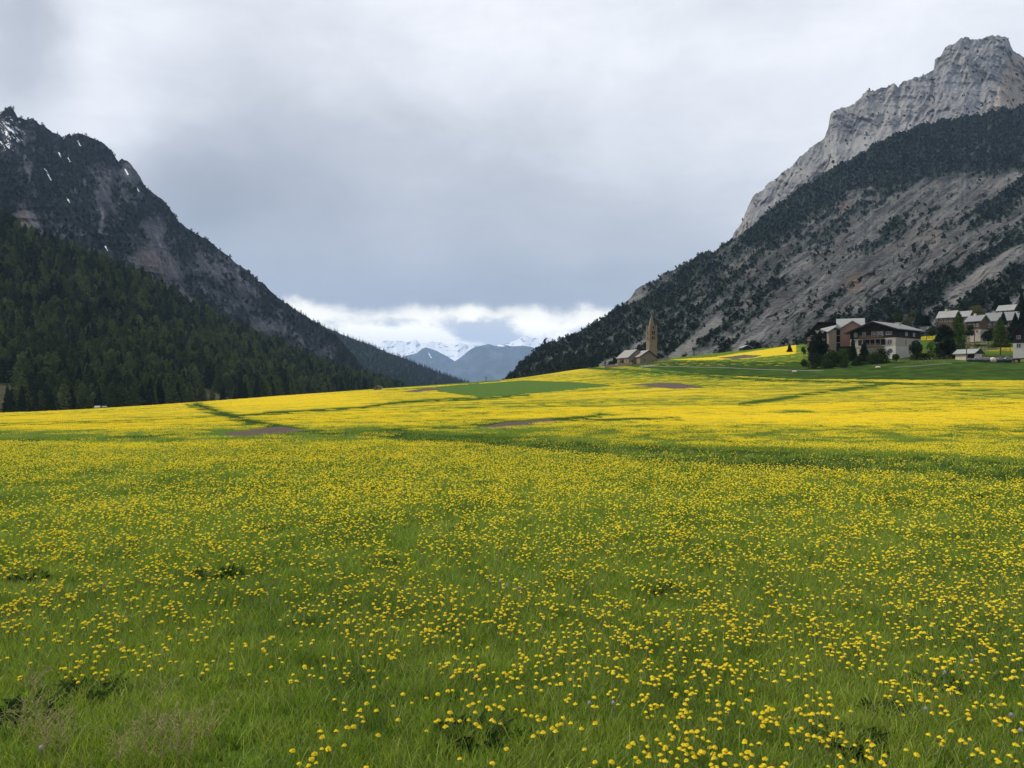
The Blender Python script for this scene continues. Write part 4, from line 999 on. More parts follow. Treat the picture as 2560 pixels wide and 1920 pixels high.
def build_weeds():
    g = np.random.default_rng(31)
    # leafy dark clumps of dock
    spots = [(1183, 1856, 'dark leafy clump with two dandelions in it, low in the middle of the meadow', 1.3), (1338, 1862, 'small dark leafy clump right of the clump in the lower middle', .7), (2119, 1862, 'dark leafy clump in the lower right part of the meadow', 1.2),
             (2215, 1785, 'dark leafy clump up and right of the lower right clump', .9), (73, 1792, 'dark leafy clump among brown weeds at the left edge', 1.3), (228, 1738, 'dark leafy clump behind the brown weeds at the left', 1.2), (15, 1545, 'dark leafy clump cut by the left edge', .9),
             (544, 1452, 'broad dark leafy clump left of centre in mid meadow', 1.6), (70, 1455, 'dark leafy clump near the left edge in mid meadow', 1.3), (695, 1333, 'small dark clump above the broad clump left of centre', 1.2), (926, 1224, 'small dark clump in the yellow part left of centre', 1.3),
             (1202, 1212, 'small dark clump in the yellow part near the centre', 1.1), (2345, 1722, 'low dark clump in the green gap at the right', 1.0), (2450, 1252, 'small dark clump by the green strip at the right', 1.2), (1160, 1330, 'dark clump beside the flowerless patch in mid meadow', 1.3),
             (960, 1415, 'dark clump below the centre left of the dry stalk', 1.0), (2440, 1600, 'dark clump among flowers at the far right', 1.0), (1650, 1480, 'dark clump among flowers right of centre', 1.0)]
    leafs = []
    for s in range(4):
        n = 90; a = g.random(n) * 6.283; r = .17 * np.sqrt(g.random(n)); b = np.stack([r * np.cos(a), r * np.sin(a), -.02 + 0 * a], -1)
        L = .09 + .12 * g.random(n); up = .5 + .9 * g.random(n); d = np.stack([np.cos(a + g.normal(size=n) * .6), np.sin(a + g.normal(size=n) * .6), up], -1); d = unit(d)
        sdv = unit(np.cross(d, [0, 0, 1.])); w = (.014 + .016 * g.random(n))[:, None]
        m = b + d * (L * .5)[:, None] + [0, 0, .02]; tp = b + d * L[:, None] - np.array([0, 0, 1.]) * (L * .15)[:, None]
        v = np.stack([b, m - sdv * w, tp, m + sdv * w], 1).reshape(-1, 3); leafs.append(mesh_np('leaves', v, np.arange(4 * n).reshape(n, 4), [M_dock]))
    for i, (x_, y_, lab, s) in enumerate(spots):
        Yq = H * F / (y_ - 960); xx = (x_ - 1280) / F * Yq
        o = link('leafy_weed', leafs[i % 4]); o.location = (xx, Yq, gzf(xx, Yq)); o.scale = (s * .85, s * .85, s * .8); o.rotation_euler = (0, 0, i * 1.7); tag(o, lab, 'weed')
    # dry branched weeds in the lower left corner
    dry = [(100, 1918, .42, 'tall brown dry weed left of the pale clock in the lower left corner'), (118, 1900, .30, 'shorter brown dry weed leaning beside the tall one at the lower left'), (150, 1915, .32, 'twiggy brown weed right of the tall dry weed in the lower left corner'), (390, 1900, .50, 'tallest dry weed with hooked side twigs, left of the brushy patch'),
           (360, 1925, .34, 'brown weed at the left end of the brushy patch on the bottom edge'), (400, 1935, .33, 'brown weed in the middle of the brushy patch on the bottom edge'), (440, 1930, .30, 'brown weed right of the middle of the brushy patch'), (475, 1925, .36, 'curly brown weed at the right end of the brushy patch'), (86, 1765, .28, 'thin pale dry stalk behind the dandelions at the left'),
           (55, 1870, .30, 'grey dry weed by the left edge'), (300, 1935, .26, 'low brown weed between the two brown patches on the bottom edge'), (520, 1880, .28, 'thin curved dry weed right of the brushy patch')]
    for i, (x_, y_, hgt, lab) in enumerate(dry):
        Yq = H * F / (y_ - 960); xx = (x_ - 1280) / F * Yq
        m = MB(); top = Vector(((random.random() - .5) * .08, (random.random() - .5) * .08, hgt)); m.tube([(0, 0, -.03), tuple(top * .5), tuple(top)], .0035, .0015, 5)
        t = empty('dry_weed', (xx, Yq, gzf(xx, Yq)), 0, lab, 'weed')
        m.build('stem', M_dryweed, t); m = MB()
        for k in range(26):
            f = .25 + .75 * random.random(); p = top * f; a = random.random() * 6.283; L = .05 + .10 * random.random(); dx, dy = math.cos(a) * L, math.sin(a) * L
            q = p + Vector((dx * .6, dy * .6, L * .4)); e = p + Vector((dx, dy, L * (.2 + .5 * random.random()))); m.tube([tuple(p), tuple(q), tuple(e)], .0018, .001, 4)
            for _ in range(2):
                c = e.lerp(q, random.random() * .7); m.tube([tuple(c), tuple(c + Vector(((random.random() - .5) * .05, (random.random() - .5) * .05, (random.random() - .3) * .03)))], .0022, .0008, 4)
        m.build('twigs', M_dryweed, t)
    # long bleached stalks
    for x0, y0, x1, y1, lab in ((1396, 1652, 1348, 1561, 'longest bleached grass stalk leaning left, right of the lower centre'), (1530, 1628, 1492, 1560, 'bleached stalk leaning left above the dense flowers right of centre'), (1312, 1664, 1303, 1630, 'short bleached stalk left of the longest stalk'), (1478, 1690, 1466, 1636, 'bleached stalk between two flower clusters right of centre'),
                                (1003, 1438, 990, 1412, 'bleached stalk standing in the green strip left of centre'), (820, 1700, 808, 1660, 'thin bleached stalk left of centre low in the meadow'), (2556, 1824, 2518, 1802, 'curved bleached stalk at the right edge'), (1786, 1915, 1762, 1870, 'thin bleached stalk at the bottom right of centre')):
        Yq = H * F / (y0 - 960); xx = (x0 - 1280) / F * Yq; Lz = (y0 - y1) / F * Yq; dx = (x1 - x0) / F * Yq
        m = MB(); m.tube([(0, 0, 0), (dx * .4, .02, Lz * .5), (dx, .05, Lz)], .0028, .0014, 5)
        o = m.build('dry_stalk', M_straw); o.location = (xx, Yq, gzf(xx, Yq)); tag(o, lab, 'grass stalk')
build_weeds()

# ------------------------------------------------------------------ village and church
def gable(x0, x1, y0, y1, z0, ze, rise, ov=.5, axis='y', th=.22, mid=.5, below=0.6):
    """walls and roof of a gabled block; the ridge runs along axis"""
    w = MB(); r = MB()
    a0, a1 = (x0, x1) if axis == 'y' else (y0, y1); b0, b1 = (y0, y1) if axis == 'y' else (x0, x1)
    am = a0 + (a1 - a0) * mid; sl, sr = rise / (am - a0), rise / (a1 - am)
    w.prism([(a0, z0 - below), (a1, z0 - below), (a1, ze), (am, ze + rise), (a0, ze)], b0, b1, axis)
    e = .03
    r.prism([(a0 - ov, ze - ov * sl + e), (am, ze + rise + e), (a1 + ov, ze - ov * sr + e), (a1 + ov, ze - ov * sr + e + th), (am, ze + rise + e + th), (a0 - ov, ze - ov * sl + e + th)], b0 - ov, b1 + ov, axis)
    return w, r
def window(parent, x, y, z, w, h, face='front', frame=M_frame, pane=M_glass, name='window'):
    """x,y: centre on the wall; z: sill height. face front = -y, side = +x, left = -x"""
    def put(m, u0, z0, u1, z1, d0, d1):
        if face == 'front': m.box(x + u0, y - d1, z0, x + u1, y - d0, z1)
        elif face == 'side': m.box(x + d0, y + u0, z0, x + d1, y + u1, z1)
        else: m.box(x - d1, y + u0, z0, x - d0, y + u1, z1)
    f = MB(); t = .09
    put(f, -w / 2 - t, z - t, w / 2 + t, z, .0, .09); put(f, -w / 2 - t, z + h, w / 2 + t, z + h + t, 0, .09)
    put(f, -w / 2 - t, z, -w / 2, z + h, 0, .09); put(f, w / 2, z, w / 2 + t, z + h, 0, .09); put(f, -.03, z, .03, z + h, .045, .085)
    fo = f.build(name, frame, parent); p = MB(); put(p, -w / 2, z, w / 2, z + h, .0, .04); p.build('pane', pane, fo)
    return fo
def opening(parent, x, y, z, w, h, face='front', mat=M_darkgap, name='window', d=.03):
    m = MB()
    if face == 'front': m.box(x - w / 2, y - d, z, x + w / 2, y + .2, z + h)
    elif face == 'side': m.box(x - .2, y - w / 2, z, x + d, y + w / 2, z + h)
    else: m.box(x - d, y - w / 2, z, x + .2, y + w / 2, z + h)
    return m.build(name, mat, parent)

def build_chalet():
    x, y, _ = P(2239, 888, 228); z = H + (960 - 888) / F * 228
    t = empty('chalet', (x, y, z), rad(-51), 'large chalet with white and beige lower floors, dark timber upper floor and low grey roof', 'chalet')
    W, L = 13.8, 16.6
    MB().box(-W, 0, 2.7, 0, L, 5.3).build('wall', M_beige, t)['label'] = 'beige rendered middle floor'
    b = MB(); b.box(-3.1, -.12, -1.5, .1, 9.5, 2.68); b.build('wall', M_white, t)['label'] = 'white rendered ground floor'
    MB().box(-W, .2, -1.5, -3.12, L, 2.68).build('wall', M_beige, t)
    w = MB(); w.prism([(-W, 5.32), (0, 5.32), (0, 7.9), (-W * .46, 10.1), (-W, 7.3)], -.06, L, 'y'); w.build('wall', M_wooddk, t)['label'] = 'dark timber upper floor with gable'
    r = MB(); s1 = 2.1 / (W * .46); s2 = 2.7 / (W * .54)
    r.prism([(-W - 1.3, 7.33 - 1.3 * s2), (-W * .46, 10.15), (1.1, 7.93 - 1.1 * s1), (1.1, 8.2 - 1.1 * s1), (-W * .46, 10.43), (-W - 1.3, 7.6 - 1.3 * s2)], -1.5, L + .8, 'y')
    ro = r.build('roof', M_metalgr, t)
    MB().prism([(-W - 1.3, 7.26 - 1.3 * s2), (-W * .46, 10.05), (1.1, 7.8 - 1.1 * s1), (1.12, 8.12 - 1.1 * s1), (-W * .46, 10.37), (-W - 1.32, 7.55 - 1.3 * s2)], -1.62, -1.51, 'y').build('fascia', M_wooddk, ro)
    c = MB(); c.box(-4.3, 9, 8.3, -3.1, 10.4, 10.15); c.box(-4.4, 8.9, 10.15, -3.0, 10.5, 10.3); c.build('chimney', M_white, ro)
    for xx in (-12.9, -10.7, -8.4, -6.9, -5.2, -3.7): opening(t, xx, 0, 3.2, 1.15 if xx < -10 else 1.3, 1.7)
    window(t, -1.7, 0, 3.4, 1.2, 1.3); window(t, 0, 6.5, 3.3, 1.0, 1.3, 'side'); window(t, 0, 12.5, 3.3, 1.3, 1.3, 'side')
    for xx in (-12.0, -9.4, -6.6, -5.3, -4.1): window(t, xx, -.06, 5.9, .8, 1.25)
    for yy in (7, 12): window(t, 0, yy, 6.0, 1.2, 1.0, 'side')
    window(t, -1.9, -.06, 6.2, 1.6, .8)
    o = MB(); k = 8; o.prism([(-1.5 + .72 * math.cos((i + .5) * math.pi / 4), 1.35 + .72 * math.sin((i + .5) * math.pi / 4)) for i in range(8)], -.17, -.10, 'y'); o.build('window', M_glass, t)['label'] = 'octagonal ground floor window'
    for zz, x0, x1 in ((5.1, -10.4, -3.2), (2.55, -9.6, -3.3)):
        bl = MB(); bl.box(x0, -1.35, zz, x1, -.14, zz + .16); b0 = bl.build('balcony', M_woodbr, t)
        ra = MB(); ra.box(x0, -1.4, zz + .95, x1, -1.28, zz + 1.05)
        for q in range(int((x1 - x0) / .32)): ra.box(x0 + q * .32, -1.38, zz + .16, x0 + q * .32 + .2, -1.31, zz + .95)
        ra.build('railing', M_woodbr, b0)
build_chalet()

def build_residence():
    Y0 = 244; x, y, _ = P(2100, 862, Y0); z = H + (960 - 866) / F * Y0; k = Y0 / F
    t = empty('apartment_house', (x, y, z), rad(-23), 'stepped holiday residence with terracotta gable wing, tan wing and pale ribbed roofs behind dark shrubs', 'building')
    X = lambda px: (px - 2100) * k * .92
    Z = lambda py: (960 - py) * k + H - z
    # terracotta gable wing
    w, r = gable(X(2100), X(2162), 0, 8, Z(862), Z(822), (822 - 804) * k, .55, 'y'); w.build('wall', M_brick, t)['label'] = 'terracotta coloured gable wall'; r.build('roof', M_metal, t)
    for px, p0, p1, wd in ((2129.5, 826, 831, 1.0), (2131, 839, 853, 1.0)): opening(t, X(px), 0, Z(p1), wd, (p1 - p0) * k)
    # high block behind with the long pale roof
    w = MB(); w.prism([(8.2, -1), (16, -1), (16, Z(815)), (12, Z(792)), (8.2, Z(815))], X(2091), X(2163), 'x'); w.build('wall', M_tan, t)
    r = MB(); r.prism([(7.2, Z(817)), (12, Z(791.5)), (16.5, Z(816)), (16.5, Z(814)), (12, Z(789.7)), (7.2, Z(815.2))], X(2090), X(2164), 'x'); r.build('roof', M_metal, t)['label'] = 'long pale ribbed roof plane'
    # recess between the wings, with white slab edges
    MB().box(X(2092), 1.6, Z(866), X(2100) - .02, 8, Z(822)).build('wall', M_wooddk, t)
    for py in (839, 857): MB().box(X(2090), .3, Z(py), X(2100) - .03, 1.58, Z(py) + .16).build('balcony', M_frame, t)
    # tan wing, turned
    a = MB(); a.prism([(0, 0), (2.05, .5), (2.05, 8.0), (-.7, 7.6), (-.7, .6)], Z(884), Z(825), 'z')
    o = a.build('wall', M_tan, t); o.location = (X(2073), -2.2, 0); o['label'] = 'tan wing with windowless wall'
    r = MB(); r.quad((X(2050), .2, Z(820.5)), (X(2070), -2.9, Z(829.5)), (X(2092), -2.2, Z(816)), (X(2089), 4.5, Z(810)))
    r.quad((X(2050), .2, Z(822.5)), (X(2070), -2.9, Z(831.5)), (X(2092), -2.2, Z(818)), (X(2089), 4.5, Z(812)))
    r.quad((X(2050), .2, Z(820.5)), (X(2070), -2.9, Z(829.5)), (X(2070), -2.9, Z(831.5)), (X(2050), .2, Z(822.5)))
    r.quad((X(2070), -2.9, Z(829.5)), (X(2092), -2.2, Z(816)), (X(2092), -2.2, Z(818)), (X(2070), -2.9, Z(831.5))); r.build('roof', M_metal, t)
    # dark left block with steep roof
    w = MB(); w.prism([(X(2016), Z(884)), (X(2090), Z(884)), (X(2090), Z(805)), (X(2044), Z(805)), (X(2016), Z(832))], 5, 14, 'y'); w.build('wall', M_wooddk, t)['label'] = 'dark timber wing with sloping end'
    r = MB(); r.prism([(X(2012), Z(836)), (X(2043), Z(803)), (X(2090), Z(803)), (X(2090), Z(801.5)), (X(2042), Z(801.5)), (X(2011), Z(834.5))], 3.6, 14.5, 'y'); r.build('roof', M_wooddk, t)
    for px in (2020, 2035, 2052): MB().box(X(px) - .45, 4.6, Z(884), X(px) + .45, 4.98, Z(838)).build('pillar', M_brick, t)
    for py in (848, 866): MB().box(X(2015), 3.4, Z(py), X(2062), 4.58, Z(py) + .18).build('balcony', M_frame, t)
    for px in (2042, 2056, 2069):
        d = MB(); d.prism([(X(px) - .75, Z(823)), (X(px) + .75, Z(823)), (X(px), Z(831.5))], 3.1, 3.55, 'y'); d.build('gablet', M_metal, t)
    for px in (2028, 2044): window(t, X(px), 5, Z(858), 1.0, 1.2)
    for px in (2028, 2044): window(t, X(px), 5, Z(843), 1.0, 1.0)
    b = MB(); b.box(X(2074), -.6, Z(886), X(2126), 1.5, Z(866)); b.build('plinth', M_wooddk, t)
build_residence()

def build_church():
    Yc = 350; x, y, _ = P(1624, 898, Yc); zb = H + (960 - 897.5) / F * Yc
    t = empty('church', (x, y, zb), rad(15), 'old brown stone church with a tall square bell tower, spire and shingled nave', 'church')
    k = Yc / F; W = 3.7
    w = MB().box(0, 0, -2.0, W, W, (897.5 - 824.5) * k).build('tower', M_stone, t)
    zt = (897.5 - 824.5) * k
    for py in (849.5, 837.5, 824.5):
        zz = (897.5 - py) * k; MB().box(-.16, -.16, zz - .02, W + .16, W + .16, zz + .24).build('cornice', M_stonedk, w)
    sp = MB(); ap = (W / 2, W / 2, zt + 7.6)
    c = [(.55, .35, zt + .2), (W - .55, .35, zt + .2), (W - .35, .55, zt + .2), (W - .35, W - .55, zt + .2), (W - .55, W - .35, zt + .2), (.55, W - .35, zt + .2), (.35, W - .55, zt + .2), (.35, .55, zt + .2)]
    for i in range(8): sp.quad(c[i], c[(i + 1) % 8], ap)
    sp.quad(*reversed(c)); so = sp.build('spire', M_stonedk, w)
    MB().tube([(W / 2, W / 2, zt + 7.5), (W / 2, W / 2, zt + 8.6)], .06).box(W / 2 - .3, W / 2 - .04, zt + 8.2, W / 2 + .3, W / 2 + .04, zt + 8.3).build('cross', M_stonedk, so)
    for px_, py_ in ((.3, .3), (W - .3, .3), (.3, W - .3), (W - .3, W - .3)):
        q = MB(); b = .3; e = [(px_ - b, py_ - b, zt + .24), (px_ + b, py_ - b, zt + .24), (px_ + b, py_ + b, zt + .24), (px_ - b, py_ + b, zt + .24)]
        q.box(px_ - b, py_ - b, zt + .22, px_ + b, py_ + b, zt + 1.3)
        e = [(a, b2, zt + 1.3) for a, b2, _ in e]; tp = (px_, py_, zt + 2.9)
        for i in range(4): q.quad(e[i], e[(i + 1) % 4], tp)
        q.build('pinnacle', M_stone, w)
    for zc, hh, ww in ((zt - 2.15, 1.65, .62), (zt - 4.3, 1.35, .52)):
        for xx in (W * .5 - .45, W * .5 + .45): opening(w, xx, 0, zc, ww, hh)
        for yy in (W * .5 - .45, W * .5 + .45): opening(w, 0, yy, zc, ww * .8, hh, 'left')
    opening(w, W * .55, .35, zt + .6, .45, 1.1, d=.12)
    # chapel with the gable towards the meadow, long lean-to on the right
    w1, r1 = MB(), MB()
    zf = -1.4
    ch = empty('chapel', (0, 0, 0)); ch.parent = t; ch.location = (-6.1, -3.2, zf)
    w1.prism([(0, -2.5), (8.6, -2.5), (8.6, 1.7), (4.1, 5.0), (0, 2.4)], 0, 7, 'y'); w1.build('wall', M_stone, ch)
    r1.prism([(-.5, 2.12), (4.1, 5.05), (9.3, 1.25), (9.3, 1.5), (4.1, 5.32), (-.5, 2.38)], -.5, 7.4, 'y'); ro1 = r1.build('roof', M_shingle, ch)
    MB().prism([(-.52, 2.0), (4.1, 4.93), (9.32, 1.13), (9.32, 1.44), (4.1, 5.26), (-.52, 2.32)], -.6, -.51, 'y').build('fascia', M_wooddk, ro1)
    opening(ch, 2.2, 0, .4, .4, .9); opening(ch, 6.2, 0, .2, .35, .8)
    w2, r2 = gable(-9.2, -1.5, 2.2, 15.5, -3, .9, 3.3, .45, 'y', .25); w2.build('wall', M_stone, t)['label'] = 'nave wall'; r2.build('roof', M_shingle, t)
    for yy in (5, 8.5, 12): opening(t, -9.2, yy, -1.3, .5, 1.3, 'left')
    opening(t, -7.6, 2.2, -1.6, .5, 1.2)
    # churchyard walls
    def ywall(p0, p1, Ya, Yb, h, lab):
        m = MB(); n = 14; prev = None
        for i in range(n + 1):
            f = i / n; px = p0 + (p1 - p0) * f; Yq = Ya + (Yb - Ya) * f; g0 = on_ground(px, Yq); hh = h * (1 + .12 * math.sin(i * 2.3))
            if prev: a, ha = prev; m.quad((a[0], a[1], a[2] - 1), (g0[0], g0[1], g0[2] - 1), (g0[0], g0[1], g0[2] + hh), (a[0], a[1], a[2] + ha)); m.quad((a[0], a[1], a[2] + ha), (g0[0], g0[1], g0[2] + hh), (g0[0], g0[1] + .6, g0[2] + hh), (a[0], a[1] + .6, a[2] + ha)); m.quad((a[0], a[1] + .6, a[2] - 1), (a[0], a[1] + .6, a[2] + ha), (g0[0], g0[1] + .6, g0[2] + hh), (g0[0], g0[1] + .6, g0[2] - 1))
            prev = (g0, hh)
        tag(m.build('stone_wall', M_brick2), lab, 'wall')
    ywall(1512, 1580, 344, 342, 1.3, 'low pinkish stone wall left of the church'); ywall(1644, 1676, 346, 350, 1.0, 'low pinkish stone wall right of the bell tower')
M_brick2 = simple('pinkish_stone', (.21, .16, .13), (.32, .25, .20), .9, .9, .6)
build_church()

def small_house(name, px, py, Y, wpx, lpx, hpx, rpx, yaw, label, cat='house', wallm=M_wooddk, roofm=M_metalgr, base=None, axis='y', ov=.6, wins=3, mid=.5, chim=False):
    k = Y / F; x, y, z = P(px, py, Y); az_ = math.atan((px - 1280) / F)
    t = empty(name, (x, y, z), rad(yaw) - az_, label, cat)
    ca_ = math.cos(az_); W, L, Hh, R = wpx * k * ca_ / max(.5, math.cos(rad(yaw))), lpx * k * ca_, hpx * k, rpx * k
    w, r = gable(0, W, 0, L, 0, Hh, R, ov, axis, .2, mid, 2.5); w.build('wall', wallm, t); ro = r.build('roof', roofm, t)
    if base:
        MB().box(-.05, -.05, -2.5, W + .05, L + .05, Hh * .36).build('wall', base, t)['label'] = 'pale rendered ground floor'
    for i in range(wins):
        xx = W * (i + .7) / (wins + .4); window(t, xx, -.05 if base else 0, Hh * (.12 if base else .35), min(1.0, W / wins * .45), 1.0)
        if Hh > 4: window(t, xx, 0, Hh * .6, min(.9, W / wins * .4), .9)
    if chim: MB().box(W * .3, L * .4, Hh, W * .3 + .7, L * .4 + .7, Hh + R + .8).build('chimney', M_cream, ro)
    return t
def build_village():
    # garden shed by the bales
    x, y, z = P(2417.5, 903, 213); k = 213 / F
    t = empty('shed', (x, y, z), rad(-66), 'small white shed with pale metal roof and dark open gable beside a pole', 'shed')
    MB().box(-3.45, 0, -.8, 0, 2.9, 2.0).build('wall', M_cream, t)
    g = MB(); g.box(.0, 2.2, -.8, 2.3, 2.9, 2.0); g.box(2.1, .1, -.8, 2.35, 2.2, 1.95); g.build('wall', M_white, t)
    MB().box(.05, .3, -.8, 2.0, 2.1, 1.9).build('opening', M_darkgap, t)
    r = MB(); r.prism([(-.5, 2.0), (1.45, 3.25), (3.4, 1.95), (3.4, 2.08), (1.45, 3.4), (-.5, 2.13)], -4.0, 2.7, 'x'); ro = r.build('roof', M_metal, t)
    MB().prism([(-.5, 1.85), (1.45, 3.1), (3.4, 1.8), (3.4, 2.06), (1.45, 3.38), (-.5, 2.1)], 2.71, 2.82, 'x').build('fascia', M_wooddk, ro)
    # wrapped bales
    for i, (px, w, h, lab) in enumerate(((2425, 16, 7, 'leftmost and smallest'), (2439, 16, 7.5, 'second from left'), (2453, 16, 8, 'third from left'), (2468, 17, 8.5, 'fourth from left'), (2484, 17, 10, 'fifth from left, with a cream top'), (2501, 19, 11, 'sixth from left, with a mauve sheen'), (2521, 22, 13, 'rightmost and largest'))):
        Yq = 206 - i * .5; kk = Yq / F; x = (px - 1280) * kk; zz = gzf(x, Yq) + .25; pyb = 960 - (zz - H) / kk
        n = 20; rr = w * kk * .44; hz = h * kk * 1.15; m = MB(); g = random.Random(i)
        prof = [(math.cos(a) * rr, max(-.12, math.sin(a) * hz * .62 + hz * .35) * (1 + .05 * g.uniform(-1, 1))) for a in [2 * math.pi * q / n for q in range(n)]]
        prof = [(a, max(b, -.15)) for a, b in prof]; N = 7
        for s in range(N + 1):
            f = s / N; q = 1 - .16 * abs(2 * f - 1) ** 4
            m.v += [(a * q * (1 + .03 * g.uniform(-1, 1)), -.1 + f * 1.25, b * q * (1 + .03 * g.uniform(-1, 1))) for a, b in prof]
        for s in range(N):
            for q in range(n): m.f.append((s * n + q, s * n + (q + 1) % n, (s + 1) * n + (q + 1) % n, (s + 1) * n + q))
        m.f.append(tuple(range(n))); m.f.append(tuple(N * n + q for q in reversed(range(n))))
        o = m.build('wrapped_bale', M_filmp if i == 4 else M_film, None, True); o.location = (x, Yq, zz + .05); o.rotation_euler = (0, 0, rad(-18)); tag(o, 'dark wrapped bale in the row by the shed, ' + lab, 'bale', 'row of wrapped bales by the shed')
    # poles
    for px, pt, pb, Yq, lab in ((2416.5, 838, 904, 211, 'brown wooden pole in front of the white shed'), (2436, 822, 874, 235, 'dark wooden pole on the slope behind the white shed'), (1215, 941, 950, 352, 'tiny utility pole on the skyline of the meadow crest')):
        x, y, z = P(px, pb, Yq); x, y, zt = P(px, pt, Yq); m = MB().tube([(0, 0, -1.5), (0, 0, zt - z)], .16 if Yq < 300 else .18, .12, 8); t = empty('utility_pole', (x, y, z), 0, lab, 'pole'); m.build('post', M_pole, t)
        MB().box(-.7, -.06, zt - z - .5, .7, .06, zt - z - .38).build('crossarm', M_pole, t)
    H_ = small_house
    H_('house', 2345, 812, 300, 40, 34, 19, 14, -22, 'house with silvery roof behind the dark pine, left of the smaller grey roof', wallm=M_woodbr, roofm=M_metal, axis='x', chim=True)
    H_('house', 2396, 808, 312, 26, 26, 18, 11, -22, 'small house with pale green grey roof half hidden by the bright larch', wallm=M_woodbr, roofm=M_metal, axis='x', wins=2)
    H_('house', 2416, 838, 275, 34, 44, 35, 13, -28, 'brown house with grey roof and cream ground floor in the middle of the hamlet', wallm=M_woodbr, roofm=M_metalgr, base=M_beige, axis='x', chim=True)
    H_('house', 2464, 828, 290, 76, 40, 27, 18, -14, 'long dark house with wide pale roof right of the cream gable', wallm=M_woodbr, roofm=M_metalgr, axis='x', wins=5)
    H_('house', 2476, 800, 297, 15, 14, 15, 9, 0, 'small cream gable between two roofs', wallm=M_cream, roofm=M_metalgr, axis='y', wins=1, ov=.2)
    H_('house', 2494, 790, 318, 38, 36, 14, 12, -22, 'topmost house with pale slanting roof over a dark front', wallm=M_wooddk, roofm=M_metal, axis='x')
    H_('chalet', 2533, 874, 222, 66, 60, 44, 24, 0, 'dark timber chalet on a white base cut by the right edge', 'chalet', M_wooddk, M_wooddk, M_white, 'y', 1.1, 3, .45)
    H_('barn', 1858, 873, 372, 22, 30, 4, 5.5, 20, 'low barn with a pale roof at the foot of the scree', 'barn', M_wooddk, M_metal, ov=.4, wins=0)
    H_('hut', 934, 974.5, 292, 18, 14, 5.5, 4, -8, 'small stone hut with dark gabled roof on the meadow edge before the forest', 'hut', M_tan, M_stonedk, ov=.5, wins=1)
    H_('shelter', 237, 1024, 300, 10, 12, 5, 3, -25, 'tiny shelter with white roof at the forest foot', 'shelter', M_white, M_metal, axis='x', ov=.3, wins=0)
    H_('shelter', 256, 1024, 302, 9, 10, 6, 1.5, -10, 'tiny grey shelter right of the white roofed one', 'shelter', M_beige, M_metalgr, axis='x', ov=.2, wins=0)
    # bench table and fences by the right edge
    x, y, z = on_ground(2541, 205); t = empty('picnic_table', (x, y, z), rad(10), 'dark wooden picnic table at the right end of the bale row', 'table')
    MB().box(-1.0, -.4, .72, 1.0, .4, .95).build('tabletop', M_wooddk, t)
    for xx in (-.8, .8): MB().box(xx - .09, -.35, -.3, xx + .09, .35, .72).build('leg', M_woodbr, t)
    def fence(p0, p1, Ya, Yb, n, lab):
        a = on_ground(p0, Ya); t = empty('fence', a, 0, lab, 'fence'); pr = None
        rail = MB()
        for i in range(n):
            f = i / (n - 1); g0 = Vector(on_ground(p0 + (p1 - p0) * f, Ya + (Yb - Ya) * f)) - Vector(a)
            MB().box(g0.x - .06, g0.y - .06, g0.z - .3, g0.x + .06, g0.y + .06, g0.z + 1.1).build('post', M_pole, t)
            if pr is not None:
                for hz in (.5, .95): rail.quad((pr.x, pr.y, pr.z + hz), (g0.x, g0.y, g0.z + hz), (g0.x, g0.y, g0.z + hz + .1), (pr.x, pr.y, pr.z + hz + .1)); rail.quad((pr.x, pr.y + .05, pr.z + hz), (g0.x, g0.y + .05, g0.z + hz), (g0.x, g0.y + .05, g0.z + hz + .1), (pr.x, pr.y + .05, pr.z + hz + .1))
            pr = g0
        rail.build('rail', M_woodbr, t)
    fence(2446, 2548, 222, 224, 12, 'wooden rail fence between the white shed and the right chalet')
    fence(2250, 2378, 214, 212, 12, 'low weathered fence along the top of the grassy bank')
    # white things on the grass
    for px, Yq, s, lab in ((2195, 207, .55, 'white boulder at the foot of the shrubs below the chalet'), (2330, 222, .4, 'small white rock in the grass left of the shed'), (1986, 212, .5, 'pale rock beside the farm track')):
        m = MB(); g = random.Random(px); pts = [Vector((g.gauss(0, 1), g.gauss(0, 1), g.gauss(0, 1))).normalized() for _ in range(26)]
        import bmesh; bm = bmesh.new()
        for p in pts: bm.verts.new((p.x * s * 1.5, p.y * s, p.z * s * .65))
        bmesh.ops.convex_hull(bm, input=bm.verts); me = bpy.data.meshes.new('rock'); bm.to_mesh(me); bm.free(); me.materials.append(M_white)
        o = link('rock', me); o.location = on_ground(px, Yq, .1); tag(o, lab, 'rock')
    # tracks
    def ribbon(pts, w, name='path', mat=None):
        v = []; n = 40; P0 = [Vector(on_ground(px, Yq)) for px, Yq in pts]
        for i in range(n + 1):
            f = i / n * (len(P0) - 1); j = min(int(f), len(P0) - 2); p = P0[j].lerp(P0[j + 1], f - j); d = (P0[j + 1] - P0[j]); d.z = 0; d.normalize(); s = Vector((-d.y, d.x, 0)) * w / 2
            for q in (-1, -.33, .33, 1): e = p + s * q; v.append((e.x, e.y, gzf(e.x, e.y) + (.12 if abs(q) < .5 else .04)))
        me = mesh_np(name, np.array(v), grid_faces(n + 1, 4), [mat], smooth=True); tag(link(name, me), kind='structure')
    ribbon([(1600, 322), (1640, 300), (1720, 270), (1850, 238), (2010, 214), (2060, 210)], .7, mat=M_gravel)
    ribbon([(1612, 318), (1632, 306)], 5.0, mat=M_gravel)
    ribbon([(2442, 226), (2490, 223), (2560, 214), (2640, 208)], 1.5, mat=M_gravel)
    ribbon([(2235, 204), (2300, 203), (2380, 203)], .45, mat=M_gravel)
M_gravel = simple('gravel', (.13, .12, .095), (.21, .19, .16), .8, .95, .2)
build_village()

